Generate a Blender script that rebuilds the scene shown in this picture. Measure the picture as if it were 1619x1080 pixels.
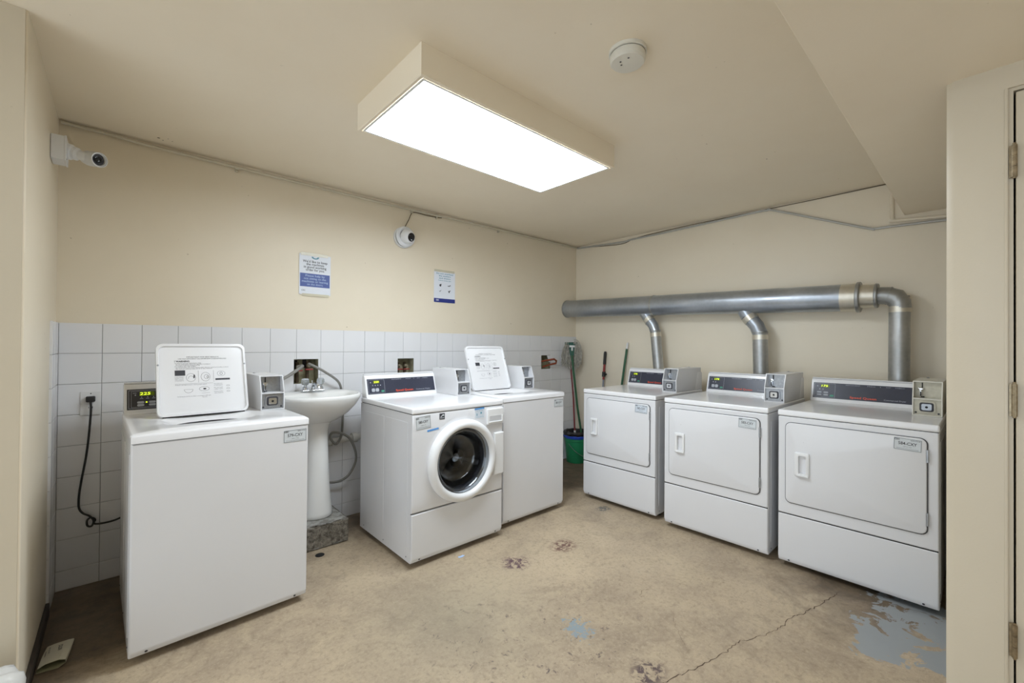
import bpy, bmesh, math, random
from math import sin, cos, pi, radians as R
from mathutils import Vector, Matrix
random.seed(7)
for o in list(bpy.data.objects): bpy.data.objects.remove(o)
SC = bpy.context.scene
COL = SC.collection

# ------------------------------------------------------------------ camera
CAM = Vector((-3.9057, -3.1895, 1.2825)); yaw, pitch, roll, fpx = 0.7379, 0.0070, 0.0078, 681.07
Fw = Vector((sin(yaw)*cos(pitch), cos(yaw)*cos(pitch), sin(pitch)))
Rt = Vector((cos(yaw), -sin(yaw), 0)); Up = Rt.cross(Fw)
R2 = Rt*cos(roll) + Up*sin(roll); U2 = -Rt*sin(roll) + Up*cos(roll)
cd = bpy.data.cameras.new('camera'); cam = bpy.data.objects.new('camera', cd); COL.objects.link(cam)
m = Matrix((R2, U2, -Fw)).transposed().to_4x4(); m.translation = CAM; cam.matrix_world = m
cd.sensor_width = 36; cd.lens = fpx*36/1619; cd.clip_start = .05
SC.camera = cam

# ------------------------------------------------------------------ light and exposure
SC.view_settings.view_transform = 'Standard'; SC.view_settings.look = 'None'
SC.view_settings.gamma = 1; SC.view_settings.use_curve_mapping = False
SC.view_settings.exposure = 0.30
LAMP_STRENGTH = 17.0        # the diffuser of the box light in view
REAR_FILL_POWER = 3            # added fill lamp, unseen behind the camera, no fixture built there
w = bpy.data.worlds.new('world'); SC.world = w; w.use_nodes = True
w.node_tree.nodes['Background'].inputs[0].default_value = (.80, .90, 1, 1)
w.node_tree.nodes['Background'].inputs[1].default_value = 1.9
def area(name, loc, sx, sy, power, col, rot=(0, 0, 0)):
    l = bpy.data.lights.new(name, 'AREA'); l.shape = 'RECTANGLE'; l.size = sx; l.size_y = sy
    l.energy = power; l.color = col
    o = bpy.data.objects.new(name, l); o.location = loc; o.rotation_euler = rot; COL.objects.link(o); return o
area('rear_fill_light', (-3.9, -4.2, 2.15), 1.6, .8, REAR_FILL_POWER, (1, .985, .96))

# ------------------------------------------------------------------ materials
def lin(c):
    return tuple((x/255/12.92 if x/255 <= .04045 else ((x/255+.055)/1.055)**2.4) for x in c)
class NT:
    def __init__(s, mat):
        mat.use_nodes = True; s.t = mat.node_tree; s.b = s.t.nodes['Principled BSDF']
    def n(s, typ, **kw):
        x = s.t.nodes.new(typ)
        for k, v in kw.items():
            if k.startswith('i_'):
                x.inputs[int(k[2:]) if k[2:].isdigit() else k[2:].replace('_', ' ')].default_value = v
            else: setattr(x, k, v)
        return x
    def l(s, a, b): s.t.links.new(a, b)
    def pos(s):
        return s.n('ShaderNodeNewGeometry').outputs['Position']
    def noise(s, scale, detail=4, rough=.55, vec=None, dist=0):
        x = s.n('ShaderNodeTexNoise'); x.inputs['Scale'].default_value = scale
        x.inputs['Detail'].default_value = detail; x.inputs['Roughness'].default_value = rough
        x.inputs['Distortion'].default_value = dist
        s.l(vec if vec is not None else s.pos(), x.inputs['Vector']); return x.outputs['Fac']
    def ramp(s, fac, p0, p1, c0=(0, 0, 0), c1=(1, 1, 1)):
        x = s.n('ShaderNodeValToRGB'); e = x.color_ramp.elements
        e[0].position = p0; e[1].position = p1; e[0].color = (*c0, 1); e[1].color = (*c1, 1)
        s.l(fac, x.inputs[0]); return x.outputs[0]
    def mix(s, f, a, b):
        x = s.n('ShaderNodeMix', data_type='RGBA')
        for k, v in ((0, f), (6, a), (7, b)):
            if hasattr(v, 'is_linked'): s.l(v, x.inputs[k])
            else: x.inputs[k].default_value = (*v, 1) if isinstance(v, tuple) else v
        return x.outputs[2]
    def math(s, op, a, b=0., clamp=False):
        x = s.n('ShaderNodeMath', operation=op, use_clamp=clamp)
        for k, v in ((0, a), (1, b)):
            if hasattr(v, 'is_linked'): s.l(v, x.inputs[k])
            else: x.inputs[k].default_value = v
        return x.outputs[0]
    def blob(s, c, r):
        """1 at the centre, 0 at the rim of an ellipse on the floor"""
        a = s.n('ShaderNodeVectorMath', operation='SUBTRACT'); s.l(s.pos(), a.inputs[0]); a.inputs[1].default_value = (c[0], c[1], 0)
        d = s.n('ShaderNodeVectorMath', operation='DIVIDE'); s.l(a.outputs[0], d.inputs[0]); d.inputs[1].default_value = (r[0], r[1], 1)
        q = s.n('ShaderNodeVectorMath', operation='LENGTH'); s.l(d.outputs[0], q.inputs[0])
        return s.math('SUBTRACT', 1.0, q.outputs['Value'], True)
    def bump(s, h, strength, dist=.002):
        x = s.n('ShaderNodeBump'); x.inputs['Strength'].default_value = strength; x.inputs['Distance'].default_value = dist
        s.l(h, x.inputs['Height']); s.l(x.outputs[0], s.b.inputs['Normal'])
MATS = {}
def mat(name, col, rough=.5, metal=0, var=.04, vscale=6, bump=0, bscale=60, emit=0, spec=.5, trans=0, ecol=None, detail=3):
    if name in MATS: return MATS[name]
    mt = bpy.data.materials.new(name); n = NT(mt); c = lin(col)
    f = n.noise(vscale, detail)
    a = tuple(max(0, x*(1-var)) for x in c); b = tuple(min(1, x*(1+var)) for x in c)
    n.l(n.ramp(f, .3, .7, a, b), n.b.inputs['Base Color'])
    n.b.inputs['Roughness'].default_value = rough; n.b.inputs['Metallic'].default_value = metal
    n.b.inputs['Specular IOR Level'].default_value = spec
    n.b.inputs['Transmission Weight'].default_value = trans
    if emit:
        n.b.inputs['Emission Color'].default_value = (*lin(ecol or col), 1); n.b.inputs['Emission Strength'].default_value = emit
    if bump: n.bump(n.noise(bscale, 3), bump)
    MATS[name] = mt; return mt

def paint(name, c0, c1, rough=.42):
    """old semi-gloss wall paint: faint blotches, small scuffs, roller texture"""
    mt = bpy.data.materials.new(name); n = NT(mt)
    base = n.ramp(n.noise(1.6, 5, .6), .35, .65, lin(c0), lin(c1))
    sc = n.math('MULTIPLY', n.ramp(n.noise(34, 2, .5), .765, .80), .55)
    n.l(n.mix(sc, base, lin((150, 132, 104))), n.b.inputs['Base Color'])
    n.b.inputs['Roughness'].default_value = rough; n.b.inputs['Specular IOR Level'].default_value = .4
    h = n.math('ADD', n.math('MULTIPLY', n.noise(160, 2), .25), n.noise(9, 3)); n.bump(h, .22, .004)
    return mt
WALL = paint('cream_wall_paint', (229, 218, 196), (233, 222, 201))
WALLB = paint('tan_wall_paint', (236, 225, 204), (239, 229, 209))
CEIL = paint('tan_ceiling_paint', (240, 228, 206), (243, 232, 211), .5)
CASE = paint('tan_trim_and_shade_paint', (203, 192, 171), (207, 196, 175), .35)
WHITE = mat('white_enamel', (221, 221, 223), .26, var=.012, vscale=3, spec=.5)
DECK = mat('white_deck_enamel', (236, 236, 238), .16, var=.01, vscale=3)
PLAST = mat('white_plastic', (228, 228, 228), .4, var=.01)
OFFW = mat('aged_white_plastic', (222, 219, 208), .45, var=.02)
GREYE = mat('grey_kick_enamel', (196, 196, 198), .4, var=.02)
TILE = mat('white_glazed_tile', (230, 230, 232), .2, var=.02, vscale=2.2, bump=.03, bscale=5)
GROUT = mat('grey_grout', (118, 116, 113), .9, var=.12, vscale=20)
DARK = mat('black_gap', (22, 22, 23), .7)
RUBBER = mat('black_rubber', (38, 37, 37), .55, var=.1, vscale=30)
NAVY = mat('navy_control_panel', (52, 55, 70), .3, var=.05, vscale=40)
BLACKP = mat('black_control_panel', (46, 46, 52), .35, var=.05, vscale=40)
LINE = mat('silver_print', (176, 180, 190), .5)
BTN = mat('grey_button', (178, 182, 190), .5)
GRN = mat('teal_button', (70, 150, 125), .5)
ORANGE = mat('orange_red_print', (228, 84, 48), .5)
INK = mat('dark_ink', (58, 58, 64), .6)
INKL = mat('grey_ink', (104, 104, 110), .6)
LCD = mat('lit_display_window', (70, 84, 0), .4, emit=.14, ecol=(120, 140, 0))
DIGIT = mat('lit_digits', (230, 255, 60), .4, emit=1.0)
LABEL = mat('pale_label', (206, 211, 214), .45, var=.03, vscale=60)
LABELB = mat('pale_blue_label', (204, 212, 220), .45, var=.03, vscale=60)
SEAM = mat('door_seam', (74, 74, 78), .6)
CHROME = mat('chrome', (215, 218, 222), .12, 1)
STEEL = mat('brushed_steel', (165, 168, 172), .38, .9, var=.12, vscale=80)
BEIGEM = mat('beige_metal', (186, 180, 162), .42, .35, var=.08, vscale=60)
CERAM = mat('white_vitreous_china', (232, 232, 230), .1, var=.008)
PVC = mat('white_pipe_paint', (206, 204, 198), .4, var=.05)
HOSE = mat('grey_rubber_hose', (132, 130, 124), .5, var=.08, vscale=40)
RED = mat('red_paint', (150, 48, 44), .4)
REDD = mat('dark_red_paint', (122, 38, 44), .4, var=.1)
RUST = mat('rusty_copper', (138, 66, 38), .55, .4, var=.35, vscale=60, bump=.4)
BRASS = mat('tarnished_brass', (150, 140, 118), .4, .6, var=.2, vscale=60)
GREENP = mat('green_bucket_plastic', (38, 140, 92), .42, var=.06)
GREENH = mat('green_handle_paint', (48, 96, 66), .4, var=.12, vscale=20)
BLUEB = mat('blue_plastic', (38, 78, 190), .4)
BLACKB = mat('black_bag_plastic', (30, 28, 32), .25, bump=.8, bscale=25)
GREENC = mat('dark_green_clamp', (32, 88, 76), .4)
MOPS = mat('grey_mop_cotton', (176, 172, 162), .95, var=.35, vscale=45)
CABLE = mat('brown_cable', (96, 82, 58), .6)
GALVC = mat('painted_conduit', (204, 196, 176), .38, .0, var=.08, vscale=12)
STEELC = mat('grey_steel_conduit', (186, 186, 182), .36, .3, var=.08)
FOIL = None
LENS = mat('black_lens', (22, 22, 26), .1)
CAMW = mat('camera_white', (228, 230, 233), .38, var=.02)
DARKG = mat('dark_tinted_glass', (70, 72, 82), .15)
CAMG = mat('camera_grey', (150, 155, 165), .5)
PAPER = mat('poster_paper', (224, 228, 236), .45, var=.01)
POSTB = mat('poster_blue', (74, 92, 156), .4)
POSTN = mat('poster_navy', (44, 56, 132), .4)
TEAL = mat('teal_print', (96, 150, 170), .5)
PALET = mat('pale_blue_print', (176, 196, 228), .5)
TAPEC = mat('clear_tape', (206, 200, 178), .25, spec=.6)
TAPEB = mat('blue_tape', (86, 150, 215), .5)
TAPEP = mat('pale_blue_paper', (170, 196, 232), .6)
CARD = mat('beige_card', (222, 217, 198), .7, var=.05)
CARDI = mat('olive_card_inside', (168, 166, 132), .7, var=.06)
BAG = mat('white_bag_plastic', (222, 222, 220), .3, bump=.7, bscale=28)
HINGE = mat('worn_hinge_steel', (150, 136, 112), .35, .85, var=.3, vscale=70)
LEVER = mat('dark_brown_base', (62, 54, 48), .6, var=.2, vscale=12)
GLASS = mat('door_glass', (235, 240, 245), .02, trans=1)
DRUM = mat('drum_steel', (150, 150, 152), .3, .8, var=.25, vscale=9)
GASK = mat('dark_gasket', (44, 44, 50), .4)
PIPEB = mat('dirty_brown_pipe', (92, 78, 62), .6, .3, var=.3, vscale=50)
PLASTER = mat('rough_plaster', (150, 145, 118), .9, var=.3, vscale=22, bump=.8, bscale=60)

def galv(name, c0, c1, rough):
    mt = bpy.data.materials.new(name); n = NT(mt)
    v = n.n('ShaderNodeTexVoronoi'); v.inputs['Scale'].default_value = 38; n.l(n.pos(), v.inputs['Vector'])
    f = n.math('ADD', n.math('MULTIPLY', v.outputs['Distance'], .16), n.math('MULTIPLY', n.noise(3.5, 3), .95))
    n.l(n.ramp(f, .35, .8, lin(c0), lin(c1)), n.b.inputs['Base Color'])
    n.b.inputs['Metallic'].default_value = .82
    n.l(n.ramp(n.noise(14, 4), .3, .7, (rough-.08,)*3, (rough+.1,)*3), n.b.inputs['Roughness'])
    n.bump(n.noise(20, 3), .10, .002); return mt
GALV = galv('galvanised_steel', (158, 165, 174), (186, 192, 200), .36)
GALVD = galv('dull_galvanised_steel', (158, 160, 160), (192, 193, 192), .42)
FOIL = galv('crinkled_foil_tape', (204, 198, 184), (230, 226, 214), .38)

def concrete_floor():
    mt = bpy.data.materials.new('worn_concrete_floor'); n = NT(mt)
    c = n.ramp(n.noise(1.7, 8, .62, dist=.4), .32, .68, lin((156, 139, 118)), lin((194, 175, 148)))
    c = n.mix(n.math('MULTIPLY', n.ramp(n.noise(4.5, 10, .7, dist=.8), .45, .72), .55), c, lin((198, 180, 150)))
    c = n.mix(n.math('MULTIPLY', n.ramp(n.noise(2.6, 7, .66, dist=1.5), .56, .74), .5), c, lin((128, 112, 94)))
    c = n.mix(n.math('MULTIPLY', n.ramp(n.noise(75, 6, .8), .52, .62), .35), c, lin((206, 190, 164)))
    c = n.mix(n.math('MULTIPLY', n.ramp(n.noise(13, 8, .75, dist=1.2), .54, .66), .38), c, lin((136, 120, 100)))
    c = n.mix(n.math('MULTIPLY', n.ramp(n.noise(42, 8, .8), .50, .64), .42), c, lin((116, 100, 82)))
    # scuffed dark specks gathered in the middle of the floor
    sp = n.ramp(n.noise(24, 8, .8, dist=.7), .575, .625)
    ar = n.math('ADD', n.blob((-2.55, -1.95), (.62, .5)), n.blob((-2.78, -1.58), (.34, .3)), True)
    ar = n.math('ADD', ar, n.math('MULTIPLY', n.blob((-1.9, -1.6), (1.5, 1.2)), .16), True)
    ar = n.math('MULTIPLY', ar, 1.3, True)
    c = n.mix(n.math('MULTIPLY', sp, ar), c, lin((98, 84, 80)))
    # grey haze there
    c = n.mix(n.math('MULTIPLY', n.blob((-2.7, -1.5), (.6, .6)), .5), c, lin((150, 142, 122)))
    # purple-brown spots
    for cx, cy, rx, ry, col in ((-2.175, -1.331, .1, .1, (92, 66, 74)), (-1.80, -1.374, .11, .09, (110, 78, 70)), (-1.09, -1.17, .08, .06, (96, 96, 92)), (-2.36, -2.30, .1, .07, (92, 76, 74))):
        k = n.math('MULTIPLY', n.math('MULTIPLY', n.blob((cx, cy), (rx, ry)), 2.2, True), n.ramp(n.noise(30, 6, .75, dist=.6), .47, .53))
        c = n.mix(k, c, lin(col))
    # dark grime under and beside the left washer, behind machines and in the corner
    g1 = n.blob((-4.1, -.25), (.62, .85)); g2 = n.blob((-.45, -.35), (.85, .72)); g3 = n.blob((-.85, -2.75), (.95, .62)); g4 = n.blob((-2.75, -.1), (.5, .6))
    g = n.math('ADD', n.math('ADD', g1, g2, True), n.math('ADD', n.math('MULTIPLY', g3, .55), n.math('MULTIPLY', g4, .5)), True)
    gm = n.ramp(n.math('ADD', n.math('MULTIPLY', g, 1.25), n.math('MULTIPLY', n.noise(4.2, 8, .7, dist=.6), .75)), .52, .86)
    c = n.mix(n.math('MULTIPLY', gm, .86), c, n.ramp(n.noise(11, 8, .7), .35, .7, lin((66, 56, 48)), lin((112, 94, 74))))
    # what is left of grey-blue floor paint
    p1 = n.blob((-1.16, -2.95), (.42, .25)); p2 = n.blob((-1.50, -2.90), (.20, .13)); p3 = n.blob((-1.2, -3.1), (.5, .14))
    p = n.math('MULTIPLY', n.math('ADD', n.math('ADD', p1, p2, True), p3, True), 1.5, True)
    pm = n.ramp(n.math('ADD', n.math('MULTIPLY', p, .27), n.noise(7.5, 7, .6, dist=.9)), .665, .675)
    pm = n.math('MULTIPLY', pm, n.ramp(p, .02, .06))
    c = n.mix(pm, c, lin((150, 154, 156)))
    p4 = n.math('MULTIPLY', n.blob((-2.36, -1.95), (.10, .12)), 1.0)
    pm4 = n.ramp(n.math('ADD', n.math('MULTIPLY', p4, .30), n.noise(48, 5, .65, dist=.5)), .665, .69)
    pm4 = n.math('MULTIPLY', pm4, n.ramp(p4, .02, .06))
    c = n.mix(pm4, c, lin((140, 152, 158)))
    n.l(c, n.b.inputs['Base Color'])
    n.l(n.ramp(n.noise(3, 6), .3, .7, (.42,)*3, (.7,)*3), n.b.inputs['Roughness'])
    n.bump(n.math('ADD', n.noise(60, 6, .7), n.noise(7, 4)), .3, .003); return mt
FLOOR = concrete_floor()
def block_mat():
    mt = bpy.data.materials.new('pitted_concrete'); n = NT(mt)
    c = n.ramp(n.noise(38, 8, .8), .38, .62, lin((74, 68, 60)), lin((158, 152, 140)))
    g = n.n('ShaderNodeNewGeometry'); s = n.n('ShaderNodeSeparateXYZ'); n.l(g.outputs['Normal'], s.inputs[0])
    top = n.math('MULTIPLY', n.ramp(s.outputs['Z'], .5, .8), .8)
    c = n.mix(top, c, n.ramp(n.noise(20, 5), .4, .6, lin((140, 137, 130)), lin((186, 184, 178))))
    n.l(c, n.b.inputs['Base Color']); n.b.inputs['Roughness'].default_value = 1.9
    n.bump(n.noise(50, 6, .7), 1, .01); return mt
BLOCK = block_mat()

# ------------------------------------------------------------------ mesh helpers
def BM(): return bmesh.new()
def box(bm, x0, x1, y0, y1, z0, z1, r=0, seg=2):
    vs = [bm.verts.new((x, y, z)) for z in (z0, z1) for y in (y0, y1) for x in (x0, x1)]
    fs = [bm.faces.new([vs[i] for i in q]) for q in ((0, 2, 3, 1), (4, 5, 7, 6), (0, 1, 5, 4), (2, 6, 7, 3), (0, 4, 6, 2), (1, 3, 7, 5))]
    if r:
        es = list({e for f in fs for e in f.edges})
        bmesh.ops.bevel(bm, geom=es, offset=r, segments=seg, profile=.5, affect='EDGES', clamp_overlap=True)
    return bm
def prism(bm, pts, a, b, axis='x'):
    """extrude a closed 2-D outline between a and b along an axis"""
    def P(t, u, v): return {'x': (t, u, v), 'y': (u, t, v), 'z': (u, v, t)}[axis]
    A = [bm.verts.new(P(a, *p)) for p in pts]; B = [bm.verts.new(P(b, *p)) for p in pts]
    n = len(pts); bm.faces.new(A); bm.faces.new(B[::-1])
    for i in range(n): bm.faces.new((A[i], B[i], B[(i+1) % n], A[(i+1) % n]))
    return bm
def loft(bm, loops, cap0=False, cap1=False, closed=True):
    L = [[bm.verts.new(p) for p in lp] for lp in loops]; n = len(L[0])
    for a, b in zip(L, L[1:]):
        for i in range(n if closed else n-1):
            j = (i+1) % n; bm.faces.new((a[i], a[j], b[j], b[i]))
    if cap0: bm.faces.new(L[0][::-1])
    if cap1: bm.faces.new(L[-1])
    return bm
def lathe(bm, prof, c=(0, 0, 0), axis='z', n=32, cap0=False, cap1=False):
    loops = []
    for r, h in prof:
        lp = []
        for i in range(n):
            a = 2*pi*i/n; u, v = r*cos(a), r*sin(a)
            p = {'z': (u, v, h), 'y': (u, h, v), 'x': (h, u, v)}[axis]
            lp.append((c[0]+p[0], c[1]+p[1], c[2]+p[2]))
        loops.append(lp)
    return loft(bm, loops, cap0, cap1)
def rrect(x0, x1, y0, y1, r, k=5):
    out = []
    for cx, cy, a0 in ((x1-r, y1-r, 0), (x0+r, y1-r, 90), (x0+r, y0+r, 180), (x1-r, y0+r, 270)):
        for i in range(k+1):
            a = R(a0+90*i/k); out.append((cx+r*cos(a), cy+r*sin(a)))
    return out
def smooth_path(pts, sub=6):
    P = [Vector(p) for p in pts]; out = []
    for i in range(len(P)-1):
        p0 = P[max(i-1, 0)]; p1 = P[i]; p2 = P[i+1]; p3 = P[min(i+2, len(P)-1)]
        for k in range(sub):
            t = k/sub
            out.append(.5*((2*p1)+(-p0+p2)*t+(2*p0-5*p1+4*p2-p3)*t*t+(-p0+3*p1-3*p2+p3)*t**3))
    out.append(P[-1]); return out
def tube(bm, path, r, n=10, caps=True):
    P = [Vector(p) for p in path]; rs = r if isinstance(r, (list, tuple)) else [r]*len(P)
    T = [(P[min(i+1, len(P)-1)]-P[max(i-1, 0)]).normalized() for i in range(len(P))]
    ref = Vector((0, 0, 1)) if abs(T[0].z) < .9 else Vector((1, 0, 0))
    N = T[0].cross(ref).normalized(); loops = []
    for i in range(len(P)):
        N = (N - T[i]*N.dot(T[i])).normalized(); B = T[i].cross(N)
        # widen at mitred bends
        s = 1.0
        if 0 < i < len(P)-1:
            c_ = (P[i]-P[i-1]).normalized().dot((P[i+1]-P[i]).normalized()); s = 1/max(.6, math.sqrt(max(0.01, (1+c_)/2)))
        loops.append([P[i]+(N*cos(2*pi*k/n)+B*sin(2*pi*k/n))*rs[i]*(s**.5) for k in range(n)])
    return loft(bm, loops, caps, caps)
def xf(bm, M): bmesh.ops.transform(bm, matrix=M, verts=bm.verts); return bm
def obj(name, bm, material, parent=None, loc=(0, 0, 0), wn=False, angle=35, me=None):
    if me is None:
        bmesh.ops.recalc_face_normals(bm, faces=bm.faces)
        me = bpy.data.meshes.new(name); bm.to_mesh(me); bm.free()
        me.materials.append(material)
        me.polygons.foreach_set('use_smooth', [True]*len(me.polygons)); me.set_sharp_from_angle(angle=R(angle))
    o = bpy.data.objects.new(name, me); o.location = loc; COL.objects.link(o)
    if parent: o.parent = parent
    if wn: mod = o.modifiers.new('wn', 'WEIGHTED_NORMAL'); mod.keep_sharp = True
    return o
def each(name, bm, material, parent=None, **k):
    """one object per loose piece"""
    bm.verts.ensure_lookup_table(); seen = set(); out = []
    for v in bm.verts:
        if v in seen: continue
        st = [v]; seen.add(v); isl = []
        while st:
            a = st.pop(); isl.append(a)
            for e in a.link_edges:
                b = e.other_vert(a)
                if b not in seen: seen.add(b); st.append(b)
        nb = bmesh.new(); mp_ = {a: nb.verts.new(a.co) for a in isl}
        for f in {f for a in isl for f in a.link_faces}: nb.faces.new([mp_[a] for a in f.verts])
        out.append(obj(name, nb, material, parent, **k))
    bm.free(); return out
def tag(o, label, cat, group=None):
    o['label'] = label; o['category'] = cat
    if group: o['group'] = group
    return o
def thing(name, label, cat, loc=(0, 0, 0), rz=0, group=None):
    o = bpy.data.objects.new(name, None); o.location = loc; o.rotation_euler = (0, 0, rz); o.empty_display_size = .1
    COL.objects.link(o); return tag(o, label, cat, group)
def struct(o): o['kind'] = 'structure'; return o
def bb(name, dims, material, parent, r=.004, seg=2, M=None, wn=True):
    bm = box(BM(), *dims, r=r, seg=seg)
    if M: xf(bm, M)
    return obj(name, bm, material, parent, wn=wn)
_tc = {}
def glyphs(body, size, bold=0):
    k = (body, size, bold)
    if k not in _tc:
        cu = bpy.data.curves.new('t', 'FONT'); cu.body = body; cu.size = size; cu.align_x = 'LEFT'; cu.align_y = 'CENTER'
        cu.resolution_u = 2; cu.offset = bold*size; cu.fill_mode = 'FRONT'
        o = bpy.data.objects.new('t', cu); COL.objects.link(o); bpy.context.view_layer.update()
        me = bpy.data.meshes.new_from_object(o.evaluated_get(bpy.context.evaluated_depsgraph_get()))
        bpy.data.objects.remove(o); bpy.data.curves.remove(cu)
        vs = [v.co.copy() for v in me.vertices]; fs = [tuple(p.vertices) for p in me.polygons]; bpy.data.meshes.remove(me)
        _tc[k] = (vs, fs)
    return _tc[k]
def words(bm, body, x, y, size, width=None, align='c', bold=0, z=0, shear=0):
    """flat lettering in the local xy plane, centred or left-aligned at x, y"""
    vs, fs = glyphs(body, size, bold)
    if not vs: return bm
    x0 = min(v.x for v in vs); x1 = max(v.x for v in vs); s = (width/(x1-x0)) if width else 1
    off = x-(x0+x1)/2*s if align == 'c' else x-x0*s
    V = [bm.verts.new((v.x*s+off+shear*v.y, v.y+y, z)) for v in vs]
    for f in fs:
        try: bm.faces.new([V[i] for i in f])
        except ValueError: pass
    return bm
def rect(bm, x0, x1, y0, y1, z=0, t=None):
    """flat printed rectangle; with t only its outline"""
    if t is None:
        bm.faces.new([bm.verts.new(p) for p in ((x0, y0, z), (x1, y0, z), (x1, y1, z), (x0, y1, z))]); return bm
    for a in ((x0, x1, y0, y0+t), (x0, x1, y1-t, y1), (x0, x0+t, y0, y1), (x1-t, x1, y0, y1)): rect(bm, *a, z=z)
    return bm
def face_M(ox, oy, oz, tilt=0, rot=0):
    """plane facing local -y, its text x to the right and y up; tilt leans it back"""
    return Matrix.Translation((ox, oy, oz)) @ Matrix.Rotation(R(90-tilt), 4, 'X') @ Matrix.Rotation(R(rot), 4, 'Z')

H = 2.415; TT = 1.3774; SOF = 2.175
TW, TH, TX0 = .1614, .1596, -3.9773
# ------------------------------------------------------------------ room shell
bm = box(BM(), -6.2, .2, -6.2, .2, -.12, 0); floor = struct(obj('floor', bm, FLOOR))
bm = box(BM(), -6.2, .2, -6.2, .2, H, H+.12); ceiling = struct(obj('ceiling', bm, CEIL))
# shallow ceiling scars
bm = BM(); random.seed(3)
for cx, cy, rr in ((-3.76, -.10, .007), (-3.74, -.08, .004), (-3.70, -.10, .003), (-3.72, -.12, .003), (-1.03, -2.3, .004)):
    lathe(bm, [(rr, -.0006), (0.0002, -.0008)], (cx, cy, H), n=8)
each('nail_hole', bm, CABLE, ceiling)

# wall with the tiles; three square openings for the valve boxes
HOLES = [(-3.023, -2.864, 1.000, 1.168), (-2.248, -2.105, .99, 1.161), (-.580, -.440, 1.024, 1.168)]
def slab_with_holes(x0, x1, z0, z1, y0, y1, holes):
    bm = BM(); xs = sorted({x0, x1, *[h[0] for h in holes], *[h[1] for h in holes]})
    for a, b in zip(xs, xs[1:]):
        zz = [z0, z1]
        for h in holes:
            if h[0] <= a and h[1] >= b: zz = [z0, h[2], h[3], z1]
        for k in range(0, len(zz), 2): box(bm, a, b, y0, y1, zz[k], zz[k+1])
    return bm
wall_back = struct(obj('wall_back', slab_with_holes(-6.2, .2, 0, H, .008, .16, HOLES), WALL))
obj('grout_bed', slab_with_holes(-4.14, 0, .002, TT-.002, .005, .008, HOLES), GROUT, wall_back)
def cut(rects, h):
    out = []
    for a, b, c, d in rects:
        if h[1] <= a or h[0] >= b or h[3] <= c or h[2] >= d: out.append((a, b, c, d)); continue
        if h[0] > a: out.append((a, h[0], c, d))
        if h[1] < b: out.append((h[1], b, c, d))
        x0, x1 = max(a, h[0]), min(b, h[1])
        if h[2] > c: out.append((x0, x1, c, h[2]))
        if h[3] < d: out.append((x0, x1, h[3], d))
    return out
def pillow(bm, x0, x1, z0, z1, y0=.0055, y1=0, e=.0022):
    g = [(x0, z0), (x1, z0), (x1, z1), (x0, z1)]; q = [(x0+e, z0+e), (x1-e, z0+e), (x1-e, z1-e), (x0+e, z1-e)]
    A = [bm.verts.new((x, y0, z)) for x, z in g]; A1 = [bm.verts.new((x, y1+.0012, z)) for x, z in g]; B = [bm.verts.new((x, y1, z)) for x, z in q]
    for p, s in ((A, A1), (A1, B)):
        for i in range(4): bm.faces.new((p[i], p[(i+1) % 4], s[(i+1) % 4], s[i]))
    bm.faces.new(B)
random.seed(11)
rowz = [TT-i*TH for i in range(9)]+[0.0]
colx = [-4.14]+[TX0+k*TW for k in range(25)]+[0.0]
g = .0009; tile_meshes = {}
for ci in range(len(colx)-1):
    for ri in range(len(rowz)-1):
        x0, x1, z1, z0 = colx[ci]+g, colx[ci+1]-g, rowz[ri]-g, rowz[ri+1]+g
        rs = [(x0, x1, z0, z1)]
        for h in HOLES: rs = cut(rs, (h[0]-.001, h[1]+.001, h[2]-.001, h[3]+.001))
        if not rs: continue
        cx, cz = (x0+x1)/2, (z0+z1)/2
        key = (round(x1-x0, 3), round(z1-z0, 3)) if rs == [(x0, x1, z0, z1)] else None
        if key and key in tile_meshes: o = obj('tile', None, TILE, wall_back, (cx, 0, cz), me=tile_meshes[key])
        else:
            bm = BM()
            for a, b, c, d in rs:
                if b-a > .006 and d-c > .006: pillow(bm, a-cx, b-cx, c-cz, d-cz)
            o = obj('tile', bm, TILE, wall_back, (cx, 0, cz), angle=15)
            if key: tile_meshes[key] = o.data
        o.rotation_euler = (R(random.uniform(-.22, .22)), 0, R(random.uniform(-.22, .22)))

# left wall: short return with a rounded outside corner, then the face that turns away
pts = [(-4.15, .16)]
for i in range(7):
    a = R(0-90*i/6); pts.append((-4.158+.008*cos(a), -.972+.008*sin(a)))
pts += [(-6.2, -.98), (-6.2, .16)]
wall_left = struct(obj('wall_left', prism(BM(), pts, 0, H, 'z'), WALL))
struct(obj('wall_left_shade_face', box(BM(), -6.2, -4.156, -.9835, -.979, 0, H, .001, 1), CASE))  # thin skin over the turned face; its darker colour stands in for shade
tx = -4.14
obj('grout_bed', box(BM(), tx-.009, tx-.0055, -.244, .004, .002, TT-.002), GROUT, wall_left)
for (ya, yb) in ((-.1605, .004), (-.248, -.1615)):
    for ri in range(9):
        bm = BM(); z1, z0 = rowz[ri]-g, rowz[ri+1]+g
        pillow(bm, ya, yb, z0, z1, .0105, 0, .003 if ya > -.2 else .006)
        for v in bm.verts: v.co = Vector((tx-v.co.y, v.co.x, v.co.z))
        obj('tile', bm, TILE, wall_left, angle=15)
struct(obj('baseboard_left', box(BM(), tx-.012, tx+.003, -.955, -.250, 0, .062, .003), LEVER))
struct(obj('wall_rear', box(BM(), -6.2, .15, -6.3, -6.2, 0, H), CASE))
# wall behind the dryers
wall_right = struct(obj('wall_right', box(BM(), 0, .15, -6.2, .16, 0, H), WALLB))
# beam over the dryers
beam = struct(obj('beam', box(BM(), -6.2, 0, -6.2, -2.82, SOF, H-.001, .004, 2), CEIL, wn=True))
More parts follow.
